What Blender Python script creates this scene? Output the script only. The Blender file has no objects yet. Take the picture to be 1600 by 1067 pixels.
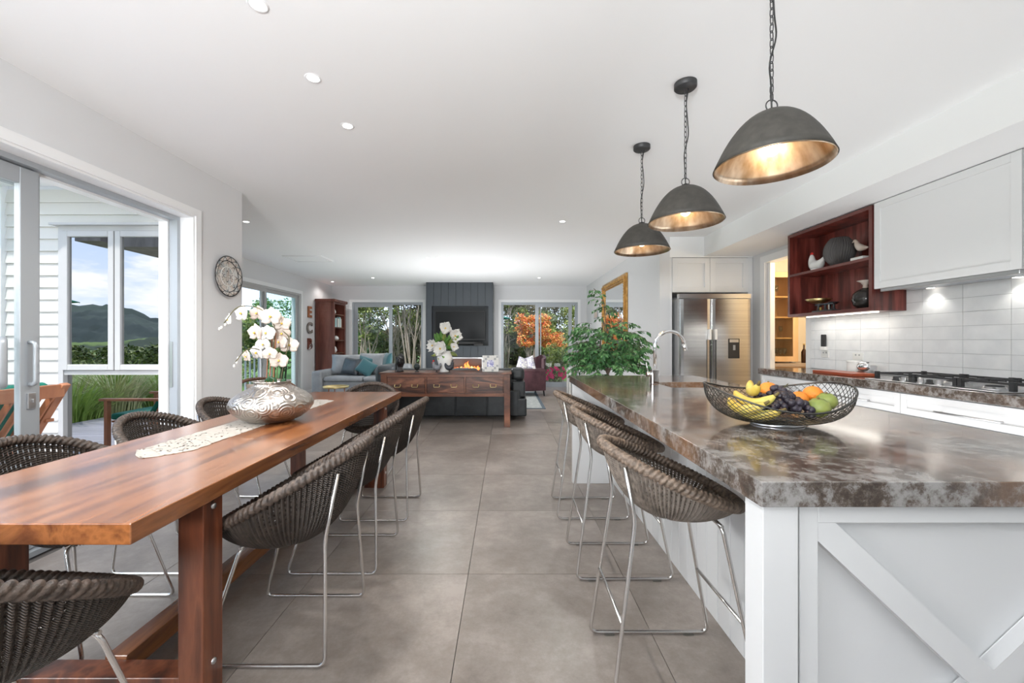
import bpy, math, random
from math import sin, cos, pi, radians as R
from mathutils import Vector as V, Matrix, Euler
random.seed(7)
sc = bpy.context.scene
C = bpy.context.collection
F = 645.0            # focal length in pixels of the 1600 px wide frame
# ------------------------------------------------------------------ camera, world, lights, exposure
cd = bpy.data.cameras.new('camera'); cam = bpy.data.objects.new('camera', cd); C.objects.link(cam)
cam.location = (0, 0, 1.23); cam.rotation_euler = (pi/2, 0, 0)
cd.sensor_width = 36; cd.lens = 36*F/1600; cd.shift_x = 9/1600; cd.shift_y = -1.5/1600
cd.clip_start = .02; cd.clip_end = 2000
sc.camera = cam
vs = sc.view_settings
vs.view_transform = 'Standard'; vs.look = 'None'; vs.gamma = 1; vs.exposure = 0.35
try: vs.use_curve_mapping = False
except Exception: pass
w = bpy.data.worlds.new('sky'); sc.world = w; w.use_nodes = True
nt = w.node_tree; N = nt.nodes; L = nt.links
for n in list(N): N.remove(n)
out = N.new('ShaderNodeOutputWorld'); bg = N.new('ShaderNodeBackground'); L.new(bg.outputs[0], out.inputs[0])
tc = N.new('ShaderNodeTexCoord'); sx = N.new('ShaderNodeSeparateXYZ'); L.new(tc.outputs['Generated'], sx.inputs[0])
rp = N.new('ShaderNodeValToRGB'); L.new(sx.outputs[2], rp.inputs[0])
e = rp.color_ramp.elements
e[0].position = 0.0; e[0].color = (.70, .78, .90, 1); e[1].position = .6; e[1].color = (.30, .43, .74, 1)
m = e.new(.18); m.color = (.47, .60, .83, 1)
mp = N.new('ShaderNodeMapping'); mp.inputs['Scale'].default_value = (1, 1, 3.6); L.new(tc.outputs['Generated'], mp.inputs[0])
nz = N.new('ShaderNodeTexNoise'); nz.inputs['Scale'].default_value = 4.2; nz.inputs['Detail'].default_value = 9; nz.inputs['Roughness'].default_value = .58
L.new(mp.outputs[0], nz.inputs[0])
cr = N.new('ShaderNodeValToRGB'); cr.color_ramp.elements[0].position = .50; cr.color_ramp.elements[1].position = .60
L.new(nz.outputs[0], cr.inputs[0])
mx = N.new('ShaderNodeMix'); mx.data_type = 'RGBA'; L.new(cr.outputs[0], mx.inputs[0]); L.new(rp.outputs[0], mx.inputs[6])
mx.inputs[7].default_value = (.86, .88, .90, 1); L.new(mx.outputs[2], bg.inputs[0])
bg.inputs[1].default_value = 2.1
def lamp(kind, name, loc, energy, col=(1, 1, 1), rot=(0, 0, 0), size=None, size_y=None, spot=None):
    d = bpy.data.lights.new(name, kind); o = bpy.data.objects.new(name, d); C.objects.link(o)
    o.location = loc; o.rotation_euler = rot; d.energy = energy; d.color = col
    if kind == 'AREA':
        d.shape = 'RECTANGLE'; d.size = size; d.size_y = size_y or size
    elif kind == 'SUN': d.angle = R(2)
    elif size: d.shadow_soft_size = size
    if spot: d.spot_size = spot; d.spot_blend = .6
    return o
lamp('SUN', 'sun', (-6, -8, 12), 2.9, (1, .96, .90), (R(34), 0, R(-10)))
# added fill lamps behind the camera, to lift the ceiling and foreground
lamp('AREA', 'rear_fill', (0.2, -3.3, 1.45), 8, (.95, .975, 1), (R(96), 0, 0), 1.6, 2.2)
lamp('AREA', 'rear_bounce', (0.0, -1.9, 1.5), 95, (.96, .985, 1), (R(180), 0, 0), 4.6, 1.6)
lamp('SPOT', 'ceiling_flash', (-.9, -1.5, 1.45), 520, (.97, .985, 1), (R(90+20), 0, R(-4)), .3, spot=R(100)).data.spot_blend = 1

# added fill lamp outside the dining doors, brightening floor and table
lamp('AREA', 'door_fill', (-3.3, .25, 2.2), 130, (1, .985, .96), (0, R(-52), 0), .9, 2.6)
# added fill lamps facing up, hidden behind the sofa and in the aisle
lamp('AREA', 'living_fill', (-.75, 8.0, .12), 58, (.98, .99, 1), (R(180), 0, 0), 1.7, .9)
lamp('AREA', 'aisle_fill', (2.25, 2.3, .08), 20, (.98, .99, 1), (R(180), 0, 0), .8, 2.8)

# ------------------------------------------------------------------ helpers
class MB:
    def __init__(s): s.v = []; s.f = []; s.sm = []; s.uv = {}
    def add(s, vs_, fs, smooth=False, uv=None):
        o = len(s.v); s.v += [tuple(p) for p in vs_]
        s.f += [tuple(i+o for i in f) for f in fs]; s.sm += [smooth]*len(fs)
        if uv:
            for i, t in enumerate(uv): s.uv[o+i] = t
        return s
    def box(s, x0, x1, y0, y1, z0, z1, M=None):
        p = [V((x, y, z)) for x in (x0, x1) for y in (y0, y1) for z in (z0, z1)]
        if M: p = [M @ q for q in p]
        return s.add(p, [(0, 1, 3, 2), (4, 6, 7, 5), (0, 4, 5, 1), (2, 3, 7, 6), (0, 2, 6, 4), (1, 5, 7, 3)])
    def bar(s, a, b, w_, h, up=(0, 0, 1)):            # square bar from a to b
        a = V(a); b = V(b); t = (b-a); l = t.length; t.normalize(); u = V(up)
        sd = t.cross(u)
        if sd.length < 1e-4: sd = t.cross(V((1, 0, 0)))
        sd.normalize(); n = sd.cross(t)
        p = [q + sd*i*w_/2 + n*j*h/2 for q in (a, b) for i in (-1, 1) for j in (-1, 1)]
        return s.add(p, [(0, 1, 3, 2), (4, 6, 7, 5), (0, 4, 5, 1), (2, 3, 7, 6), (0, 2, 6, 4), (1, 5, 7, 3)])
    def tube(s, pts, r, n=8, closed=False, caps=True, sq=None):
        pts = [V(p) for p in pts]; m_ = len(pts)
        rr = r if isinstance(r, (list, tuple)) else [r]*m_
        T = []
        for i in range(m_):
            a = pts[(i-1) % m_] if closed or i else pts[0]; b = pts[(i+1) % m_] if closed or i < m_-1 else pts[-1]
            t = b-a; t.normalize() if t.length > 1e-9 else None; T.append(t)
        u = V((0, 0, 1)) if abs(T[0].z) < .9 else V((1, 0, 0))
        u = (u - T[0]*u.dot(T[0])).normalized(); vs_ = []
        for i in range(m_):
            u = u - T[i]*u.dot(T[i])
            u = u.normalized() if u.length > 1e-6 else V((1, 0, 0)); w_ = T[i].cross(u)
            for k in range(n):
                a = 2*pi*k/n; q = (sq or (1, 1))
                vs_.append(pts[i] + (u*cos(a)*q[0] + w_*sin(a)*q[1])*rr[i])
        fs = []
        for i in range(m_ if closed else m_-1):
            j = (i+1) % m_
            for k in range(n):
                k2 = (k+1) % n; fs.append((i*n+k, i*n+k2, j*n+k2, j*n+k))
        s.add(vs_, fs, n > 5)
        if caps and not closed:
            o = len(s.v)-len(vs_)
            s.f.append(tuple(o+k for k in range(n))[::-1]); s.sm.append(False)
            s.f.append(tuple(o+(m_-1)*n+k for k in range(n))); s.sm.append(False)
        return s
    def lathe(s, prof, c=(0, 0, 0), n=28, axis='z', a0=0, a1=2*pi, sx_=1, sy_=1):
        full = abs(a1-a0-2*pi) < 1e-6; k_ = n if full else n+1; vs_ = []; fs = []
        for (r, z) in prof:
            for k in range(k_):
                a = a0+(a1-a0)*k/n; x, y = r*cos(a)*sx_, r*sin(a)*sy_
                p = (x, y, z) if axis == 'z' else (z, x, y) if axis == 'x' else (x, z, y)
                vs_.append((p[0]+c[0], p[1]+c[1], p[2]+c[2]))
        for i in range(len(prof)-1):
            for k in range(n):
                k2 = (k+1) % k_ if full else k+1
                fs.append((i*k_+k, i*k_+k2, (i+1)*k_+k2, (i+1)*k_+k))
        return s.add(vs_, fs, True)
    def cyl(s, c, r, h, n=20, axis='z'):
        return s.lathe([(0.0001, 0), (r, 0), (r, 0), (r, h), (r, h), (0.0001, h)], c, n, axis)
    def ball(s, c, r, n=14, m_=9, M=None):
        r = r if isinstance(r, (list, tuple)) else (r, r, r); vs_ = []; fs = []
        for i in range(m_+1):
            t = pi*i/m_
            for k in range(n):
                a = 2*pi*k/n; p = V((r[0]*sin(t)*cos(a), r[1]*sin(t)*sin(a), r[2]*cos(t)))
                if M: p = M @ p
                vs_.append(p+V(c))
        for i in range(m_):
            for k in range(n): fs.append((i*n+k, (i+1)*n+k, (i+1)*n+(k+1) % n, i*n+(k+1) % n))
        return s.add(vs_, fs, True)
    def grid(s, fn, nu, nv, cu=False, smooth=True):
        vs_ = [fn(i/(nu if cu else nu-1), j/(nv-1)) for i in range(nu) for j in range(nv)]; fs = []
        for i in range(nu if cu else nu-1):
            for j in range(nv-1):
                a = i*nv+j; b = ((i+1) % nu)*nv+j; fs.append((a, b, b+1, a+1))
        uv = [(i/(nu if cu else nu-1), j/(nv-1)) for i in range(nu) for j in range(nv)]
        return s.add(vs_, fs, smooth, uv)
    def mesh(s, name, m_, off=(0, 0, 0)):
        me = bpy.data.meshes.new(name)
        me.from_pydata([(p[0]-off[0], p[1]-off[1], p[2]-off[2]) for p in s.v], [], s.f)
        if isinstance(m_, (list, tuple)):
            for q in m_: me.materials.append(q)
        else: me.materials.append(m_)
        me.polygons.foreach_set('use_smooth', s.sm)
        if s.uv:
            l = me.uv_layers.new(name='UVMap')
            li = [0]*len(me.loops); me.loops.foreach_get('vertex_index', li)
            fl = []
            for i in li: fl += s.uv.get(i, (0, 0))
            l.data.foreach_set('uv', fl)
        me.validate(); me.update(); return me
    def build(s, name, m_, parent=None, local=False, bevel=0, seg=2, solid=0, tag_=None, sub=0, org=None):
        off = (0, 0, 0); p = parent
        if not local:
            while p: off = tuple(off[i]+p.location[i] for i in range(3)); p = p.parent
        if org: loc = org; off2 = org
        else: loc = (0, 0, 0); off2 = off
        o = bpy.data.objects.new(name, s.mesh(name, m_, off2)); C.objects.link(o); o.parent = parent
        if org: o.location = tuple(org[i]-off[i] for i in range(3))
        if solid:
            q = o.modifiers.new('solid', 'SOLIDIFY'); q.thickness = solid; q.offset = 0
        if sub:
            q = o.modifiers.new('sub', 'SUBSURF'); q.levels = sub; q.render_levels = sub
        if bevel:
            q = o.modifiers.new('bevel', 'BEVEL'); q.width = bevel; q.segments = seg; q.limit_method = 'ANGLE'; q.angle_limit = R(35)
            if seg > 1:
                for pl in o.data.polygons: pl.use_smooth = False
        if tag_: tag(o, *tag_)
        return o
def tag(o, label=None, cat=None, group=None, kind=None):
    if label: o['label'] = label
    if cat: o['category'] = cat
    if group: o['group'] = group
    if kind: o['kind'] = kind
    return o
def thing(name, label, cat, loc=(0, 0, 0), rz=0, group=None):
    o = bpy.data.objects.new(name, None); C.objects.link(o); o.location = loc; o.rotation_euler = (0, 0, rz)
    o.empty_display_size = .1
    return tag(o, label, cat, group)
def struct(name, mb, m_, parent=None, **k):
    o = mb.build(name, m_, parent, **k)
    if not parent: o['kind'] = 'structure'
    return o
def stuff(o): o['kind'] = 'stuff'; return o
def dup(root, loc=None, rz=None, label=None, parent=None):
    r = root.copy(); C.objects.link(r)
    if parent is not None: r.parent = parent
    if loc is not None: r.location = loc
    if rz is not None: r.rotation_euler = (0, 0, rz)
    if label: r['label'] = label
    for ch in list(root.children): dup(ch, parent=r)
    return r
def at(px, py, d): return V(((px-791)*d/F, d, 1.23+(532-py)*d/F))
def fillet(pts, r, n=4):
    pts = [V(p) for p in pts]; o = [pts[0]]
    for i in range(1, len(pts)-1):
        a, b, c = pts[i-1], pts[i], pts[i+1]
        ra = min(r, (a-b).length*.45); rc = min(r, (c-b).length*.45)
        p = b+(a-b).normalized()*ra; q = b+(c-b).normalized()*rc
        for k in range(n+1):
            t = k/n; o.append(p*(1-t)**2+b*2*t*(1-t)+q*t*t)
    return o+[pts[-1]]
def bez(p, n=12):                                     # Catmull-Rom through points
    p = [V(q) for q in p]; P = [p[0]*2-p[1]]+p+[p[-1]*2-p[-2]]; o = []
    for i in range(1, len(P)-2):
        for k in range(n):
            t = k/n; a, b, c, d = P[i-1:i+3]
            o.append(.5*((2*b)+(c-a)*t+(2*a-5*b+4*c-d)*t*t+(3*b-a-3*c+d)*t**3))
    return o+[p[-1]]
# ------------------------------------------------------------------ materials
def base(name):
    m_ = bpy.data.materials.new(name); m_.use_nodes = True
    return m_, m_.node_tree.nodes, m_.node_tree.links, m_.node_tree.nodes['Principled BSDF']
def flat(name, col, rough=.5, metal=0, coat=0, emit=None, es=0, bump=None, spec=.5, sheen=0, trans=0):
    m_, n, l, b = base(name)
    b.inputs['Base Color'].default_value = (*col, 1); b.inputs['Roughness'].default_value = rough
    b.inputs['Metallic'].default_value = metal; b.inputs['Coat Weight'].default_value = coat
    b.inputs['Specular IOR Level'].default_value = spec; b.inputs['Sheen Weight'].default_value = sheen
    b.inputs['Transmission Weight'].default_value = trans
    if emit: b.inputs['Emission Color'].default_value = (*emit, 1); b.inputs['Emission Strength'].default_value = es
    if bump:
        t = n.new('ShaderNodeTexCoord'); z = n.new('ShaderNodeTexNoise'); z.inputs['Scale'].default_value = bump[0]; z.inputs['Detail'].default_value = 4
        u = n.new('ShaderNodeBump'); u.inputs['Strength'].default_value = bump[1]; u.inputs['Distance'].default_value = .01
        l.new(t.outputs['Object'], z.inputs[0]); l.new(z.outputs[0], u.inputs['Height']); l.new(u.outputs[0], b.inputs['Normal'])
    return m_
def noisy(name, cols, scale=5, stretch=(1, 1, 1), detail=6, dist=0, rough=.5, metal=0, bump=0, coat=0, coord='Object', rrange=None, rough_n=.55, rnd=0, spec=.5):
    m_, n, l, b = base(name)
    t = n.new('ShaderNodeTexCoord'); mp = n.new('ShaderNodeMapping'); mp.inputs['Scale'].default_value = stretch
    l.new(t.outputs[coord], mp.inputs[0])
    z = n.new('ShaderNodeTexNoise'); z.inputs['Scale'].default_value = scale; z.inputs['Detail'].default_value = detail
    z.inputs['Distortion'].default_value = dist; z.inputs['Roughness'].default_value = rough_n; l.new(mp.outputs[0], z.inputs[0])
    if rnd:
        oi = n.new('ShaderNodeObjectInfo'); ml = n.new('ShaderNodeMath'); ml.operation = 'MULTIPLY'; ml.inputs[1].default_value = 50
        cb = n.new('ShaderNodeCombineXYZ'); l.new(oi.outputs['Random'], ml.inputs[0])
        for k in range(3): l.new(ml.outputs[0], cb.inputs[k])
        l.new(cb.outputs[0], mp.inputs['Location'])
    r = n.new('ShaderNodeValToRGB'); e = r.color_ramp.elements
    e[0].position = cols[0][0]; e[0].color = (*cols[0][1], 1); e[1].position = cols[-1][0]; e[1].color = (*cols[-1][1], 1)
    for p, c in cols[1:-1]:
        q = e.new(p); q.color = (*c, 1)
    l.new(z.outputs[0], r.inputs[0]); l.new(r.outputs[0], b.inputs['Base Color'])
    b.inputs['Roughness'].default_value = rough; b.inputs['Metallic'].default_value = metal; b.inputs['Coat Weight'].default_value = coat; b.inputs['Coat Roughness'].default_value = .22
    b.inputs['Specular IOR Level'].default_value = spec
    if rrange:
        q = n.new('ShaderNodeMapRange'); q.inputs['To Min'].default_value = rrange[0]; q.inputs['To Max'].default_value = rrange[1]
        l.new(z.outputs[0], q.inputs[0]); l.new(q.outputs[0], b.inputs['Roughness'])
    if bump:
        u = n.new('ShaderNodeBump'); u.inputs['Strength'].default_value = bump; u.inputs['Distance'].default_value = .01
        l.new(z.outputs[0], u.inputs['Height']); l.new(u.outputs[0], b.inputs['Normal'])
    return m_
def glass(name, tint, refl, rough=0.0, gcol=.9):
    m_, n, l, b = base(name); n.remove(b); o = n['Material Output']
    t = n.new('ShaderNodeBsdfTransparent'); t.inputs[0].default_value = (*tint, 1)
    g = n.new('ShaderNodeBsdfGlossy'); g.inputs['Roughness'].default_value = rough; g.inputs[0].default_value = (gcol, gcol, gcol, 1)
    f = n.new('ShaderNodeLayerWeight'); pw = n.new('ShaderNodeMath'); pw.operation = 'POWER'; pw.inputs[1].default_value = 4.5; l.new(f.outputs['Facing'], pw.inputs[0])
    q = n.new('ShaderNodeMapRange'); q.inputs['To Min'].default_value = refl; q.inputs['To Max'].default_value = 1; l.new(pw.outputs[0], q.inputs[0])
    x = n.new('ShaderNodeMixShader'); l.new(q.outputs[0], x.inputs[0]); l.new(t.outputs[0], x.inputs[1]); l.new(g.outputs[0], x.inputs[2]); l.new(x.outputs[0], o.inputs[0])
    return m_
def emis(name, col, s):
    m_, n, l, b = base(name); n.remove(b); e = n.new('ShaderNodeEmission'); e.inputs[0].default_value = (*col, 1); e.inputs[1].default_value = s
    l.new(e.outputs[0], n['Material Output'].inputs[0]); return m_
M = {}
M['wall'] = flat('wall_paint', (.70, .705, .715), .75, bump=(60, .03))
M['ceil'] = flat('ceiling_paint', (.91, .915, .92), .8)
M['trim'] = flat('trim_paint', (.86, .865, .87), .35)
M['lacquer'] = flat('white_lacquer', (.77, .775, .78), .28); M['lacquer2'] = flat('island_lacquer', (.66, .665, .67), .28)
M['tile'] = noisy('floor_tile', [(.36, (.18, .150, .130)), (.5, (.25, .215, .19)), (.64, (.35, .305, .275))], 2.2, detail=15, rough=.3, rnd=1, rough_n=.78, rrange=(.24, .44), bump=.06)
M['grout'] = flat('grout', (.10, .09, .085), .8)
M['splash'] = noisy('splash_tile', [(.35, (.77, .785, .80)), (.65, (.85, .86, .87))], 7, rough=.18, rnd=1)
M['splashg'] = flat('splash_grout', (.45, .46, .47), .7)
M['table'] = noisy('table_wood', [(.34, (.085, .026, .011)), (.45, (.18, .058, .018)), (.55, (.31, .112, .034)), (.66, (.12, .038, .014))], 7.5, (1, .09, 1), 9, .4, .27, bump=.03, coat=.7, rough_n=.6)
M['tableleg'] = noisy('table_leg_wood', [(.36, (.05, .015, .008)), (.48, (.15, .042, .018)), (.56, (.22, .07, .030)), (.66, (.09, .026, .012))], 11, (1, 1, .10), 8, .3, .33, bump=.03, coat=.2)
M['jarrah'] = noisy('jarrah_wood', [(.36, (.05, .010, .008)), (.5, (.15, .028, .020)), (.62, (.26, .06, .045))], 14, (1, 1, .10), 7, .2, .32, bump=.02)
M['jarrahe'] = noisy('jarrah_edge', [(.3, (.11, .035, .03)), (.7, (.17, .06, .05))], 9, (1, .2, 1), 5, 0, .35)
M['console'] = noisy('console_wood', [(.36, (.030, .012, .008)), (.5, (.11, .04, .022)), (.64, (.24, .10, .055))], 6, (.3, 1, 1.4), 7, 1.5, .28, bump=.03, coat=.2)
M['console2'] = noisy('console_wood_light', [(.36, (.07, .024, .012)), (.55, (.18, .062, .028)), (.66, (.26, .10, .048))], 5, (.3, 1, 1), 7, .6, .3, coat=.2)
M['bookwood'] = noisy('bookcase_wood', [(.3, (.09, .025, .018)), (.55, (.20, .065, .045)), (.8, (.28, .12, .09))], 5, (1, 1, .15), 7, .5, .35)
M['oak'] = noisy('pale_wood', [(.3, (.58, .36, .18)), (.7, (.72, .50, .29))], 6, (1, 1, .15), 5, .3, .4)
M['outwood'] = noisy('outdoor_wood', [(.3, (.26, .09, .04)), (.6, (.42, .17, .08)), (.8, (.50, .24, .13))], 8, (1, 1, .2), 6, .3, .5)
M['greywood'] = noisy('weathered_wood', [(.3, (.16, .14, .125)), (.7, (.30, .27, .25))], 8, (1, 1, .3), 6, .3, .7)
M['deck'] = noisy('deck_wood', [(.3, (.36, .35, .36)), (.7, (.52, .51, .53))], 5, (.15, 1, 1), 6, .3, .6, rnd=1)
M['steel'] = flat('brushed_steel', (.62, .62, .63), .28, 1)
M['rod'] = flat('satin_steel_rod', (.72, .70, .68), .26, 1)
M['chrome'] = flat('chrome', (.86, .87, .88), .06, 1)
M['alu'] = flat('aluminium_frame', (.42, .45, .48), .42, .35)
M['aluw'] = flat('white_aluminium', (.50, .495, .49), .4)
M['rubber'] = flat('black_rubber', (.02, .02, .02), .6)
M['glass'] = glass('window_glass', (.97, .98, .975), .02)
M['glassg'] = glass('green_tinted_glass', (.82, .92, .90), .03)
M['glassm'] = glass('reflective_window_glass', (.16, .17, .18), .80, 0, .56)
M['glasst'] = glass('clear_glassware', (.85, .88, .88), .12, .03)
M['lace'] = None
M['black'] = flat('matt_black', (.022, .022, .022), .5)
M['iron'] = flat('cast_iron', (.035, .035, .037), .45)
M['pend'] = noisy('pendant_outer', [(.3, (.040, .037, .032)), (.7, (.064, .059, .051))], 30, rough=.6, detail=3)
M['white'] = flat('white_ceramic', (.82, .82, .80), .25)
M['charcoal'] = flat('charcoal_paint', (.045, .055, .065), .42)
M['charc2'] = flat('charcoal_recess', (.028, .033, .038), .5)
M['bleather'] = noisy('black_leather', [(.3, (.010, .013, .015)), (.7, (.022, .027, .030))], 9, rough=.34, bump=.15, detail=5)
M['gleather'] = noisy('grey_leather', [(.3, (.21, .225, .24)), (.7, (.33, .345, .36))], 5, rough=.4, bump=.15)
M['gleathd'] = noisy('dark_grey_leather', [(.3, (.03, .037, .043)), (.7, (.07, .083, .095))], 5, rough=.35, bump=.15)
M['teal'] = flat('teal_fabric', (.03, .12, .14), .7, sheen=.4, bump=(80, .2))
M['green'] = flat('green_fabric', (.0, .16, .11), .8)
M['purple'] = noisy('plum_leather', [(.3, (.05, .018, .024)), (.7, (.11, .045, .055))], 6, rough=.42, bump=.12)
M['cush'] = noisy('patterned_cushion', [(.40, (.78, .77, .74)), (.48, (.70, .68, .62)), (.53, (.22, .20, .42)), (.62, (.80, .78, .72))], 22, rough=.8)
M['rug'] = noisy('rug_wool', [(.35, (.34, .37, .37)), (.65, (.48, .50, .49))], 14, rough=.9, bump=.3)
M['rugb'] = flat('rug_border', (.10, .13, .16), .9)
M['gold'] = noisy('gilt_frame', [(.3, (.34, .17, .04)), (.6, (.62, .36, .11)), (.8, (.80, .55, .22))], 12, rough=.38, metal=.6, bump=.2)
M['brass'] = flat('brass', (.72, .58, .28), .3, 1)
M['mirror'] = flat('mirror_glass', (.88, .9, .9), .01, 1)
M['bark'] = noisy('pale_bark', [(.3, (.22, .17, .13)), (.6, (.46, .38, .31)), (.8, (.60, .52, .44))], 9, (1, 1, .3), rough=.85)
M['barkd'] = noisy('dark_bark', [(.3, (.07, .05, .04)), (.7, (.17, .13, .10))], 9, (1, 1, .3), rough=.9)
def leafmat(name, cols, sc_=3): return noisy(name, cols, sc_, rough=.55, detail=3)
M['leafd'] = leafmat('dark_foliage', [(.38, (.05, .075, .022)), (.5, (.14, .19, .05)), (.62, (.32, .36, .11))], 2.2)
M['leafy'] = leafmat('yellow_green_foliage', [(.38, (.08, .12, .025)), (.5, (.22, .27, .06)), (.62, (.44, .47, .13))], 2.2)
M['leafo'] = leafmat('olive_foliage', [(.38, (.08, .07, .04)), (.5, (.19, .165, .085)), (.62, (.34, .31, .15))], 2.2)
M['leafg'] = leafmat('green_foliage', [(.35, (.04, .12, .02)), (.55, (.12, .27, .05)), (.7, (.22, .40, .10))], 2.2)
M['maple'] = leafmat('orange_foliage', [(.36, (.55, .06, .03)), (.46, (.80, .22, .06)), (.56, (.85, .45, .12)), (.68, (.60, .58, .14))], 9)
M['ficus'] = leafmat('ficus_leaf', [(.38, (.015, .065, .018)), (.52, (.05, .17, .045)), (.64, (.16, .34, .12))], 12)
M['pink'] = flat('pink_petals', (.75, .03, .16), .6)
M['grass'] = noisy('lawn_grass', [(.3, (.07, .14, .02)), (.6, (.15, .26, .05)), (.8, (.24, .34, .09))], .35, rough=.9, detail=10)
M['hill'] = noisy('wooded_hill', [(.42, (.014, .028, .013)), (.54, (.035, .06, .025)), (.60, (.16, .24, .06))], .035, rough=.95, detail=12)
M['hillf'] = noisy('far_hill', [(.4, (.025, .045, .038)), (.6, (.07, .10, .075))], .02, rough=.95, detail=8)
M['blade'] = leafmat('grass_blades', [(.3, (.16, .30, .04)), (.7, (.42, .55, .14))], 1.5)
M['bladey'] = leafmat('pale_grass_blades', [(.3, (.40, .42, .20)), (.7, (.62, .62, .38))], 1.5)
M['soil'] = noisy('mulch', [(.3, (.16, .11, .07)), (.7, (.42, .34, .26))], 12, rough=.95, bump=.4)
M['wboard'] = flat('weatherboard_paint', (.66, .64, .60), .5)
M['petal'] = noisy('orchid_petal', [(.35, (.50, .39, .32)), (.65, (.64, .59, .54))], 8, rough=.6)
M['petalw'] = flat('white_petal', (.68, .67, .64), .6)
M['yellow'] = flat('yellow_centre', (.75, .50, .08), .6)
M['stem'] = flat('plant_stem', (.10, .09, .035), .6)
M['leafk'] = flat('dark_green_leaf', (.02, .07, .025), .35)
M['warm'] = emis('warm_bulb', (1, .72, .42), 16)
M['led'] = emis('downlight_lens', (1, .97, .92), 9)
M['strip'] = emis('led_strip', (1, .94, .84), 5)
M['fire'] = emis('flame', (1, .22, .05), 2.6)
M['fire2'] = emis('flame_core', (1, .55, .2), 2.4)
M['red'] = flat('red_comb', (.62, .02, .015), .45)
M['orangew'] = noisy('red_gum_board', [(.3, (.30, .05, .02)), (.7, (.50, .12, .05))], 6, (1, .2, 1), rough=.35)
M['orange'] = flat('orange_peel', (.85, .27, .03), .45, bump=(200, .3))
M['apple'] = noisy('green_pear', [(.35, (.12, .20, .04)), (.65, (.34, .38, .10))], 6, rough=.4)
M['banana'] = noisy('banana_peel', [(.4, (.60, .42, .06)), (.58, (.68, .54, .13)), (.68, (.36, .40, .09))], 9, rough=.5)
M['bantip'] = flat('banana_tip', (.16, .12, .04), .7)
M['grape'] = noisy('grape_skin', [(.3, (.012, .009, .016)), (.6, (.035, .028, .042)), (.75, (.10, .085, .11))], 10, rough=.35)
M['wire'] = flat('bowl_wire', (.10, .10, .095), .35, .9)
M['grey'] = flat('mid_grey', (.35, .36, .37), .5)
M['sofaw'] = flat('side_white', (.7, .7, .68), .5)
def stone(nm, glow_tint):
    m_, n, l, b = base(nm)
    t = n.new('ShaderNodeTexCoord')
    def nz(s, d, r_=.6, st=None):
        z = n.new('ShaderNodeTexNoise'); z.inputs['Scale'].default_value = s; z.inputs['Detail'].default_value = d; z.inputs['Roughness'].default_value = r_
        if st:
            q = n.new('ShaderNodeMapping'); q.inputs['Scale'].default_value = st; q.inputs['Rotation'].default_value = (0, 0, .5); l.new(t.outputs['Object'], q.inputs[0]); l.new(q.outputs[0], z.inputs[0])
        else: l.new(t.outputs['Object'], z.inputs[0])
        return z
    def ramp(src, cs):
        r = n.new('ShaderNodeValToRGB'); e = r.color_ramp.elements; e[0].position, e[1].position = cs[0][0], cs[-1][0]
        e[0].color = (*cs[0][1], 1); e[1].color = (*cs[-1][1], 1)
        for p, c in cs[1:-1]: q = e.new(p); q.color = (*c, 1)
        l.new(src, r.inputs[0]); return r
    a = ramp(nz(17, 15, .76).outputs[0], [(.42, (.058, .045, .037)), (.49, (.10, .080, .066)), (.525, (.19, .175, .165)), (.60, (.29, .28, .27))])
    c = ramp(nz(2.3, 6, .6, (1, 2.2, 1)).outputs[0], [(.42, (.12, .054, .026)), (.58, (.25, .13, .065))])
    k = ramp(nz(1.4, 5).outputs[0], [(.42, (0, 0, 0)), (.58, (glow_tint, glow_tint, glow_tint))])  # brown patches: warm pendant glow painted into the stone colour
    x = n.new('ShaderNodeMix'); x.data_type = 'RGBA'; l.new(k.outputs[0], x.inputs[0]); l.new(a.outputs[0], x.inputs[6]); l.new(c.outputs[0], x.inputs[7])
    f = nz(28, 10, .8); g = ramp(f.outputs[0], [(.50, (0, 0, 0)), (.60, (1, 1, 1))])
    y = n.new('ShaderNodeMix'); y.data_type = 'RGBA'; y.inputs[0].default_value = .5
    mu = n.new('ShaderNodeMath'); mu.operation = 'MULTIPLY'; mu.inputs[1].default_value = .25; l.new(g.outputs[0], mu.inputs[0]); l.new(mu.outputs[0], y.inputs[0])
    l.new(x.outputs[2], y.inputs[6]); y.inputs[7].default_value = (.33, .31, .29, 1); l.new(y.outputs[2], b.inputs['Base Color'])
    b.inputs['Roughness'].default_value = .14; b.inputs['Coat Weight'].default_value = .4; b.inputs['Coat Roughness'].default_value = .08
    return m_
M['stone'] = stone('stone_benchtop', .78); M['stone2'] = stone('stone_wall_bench', .15)  # same stone; the island copy gets a stronger painted glow
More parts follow.
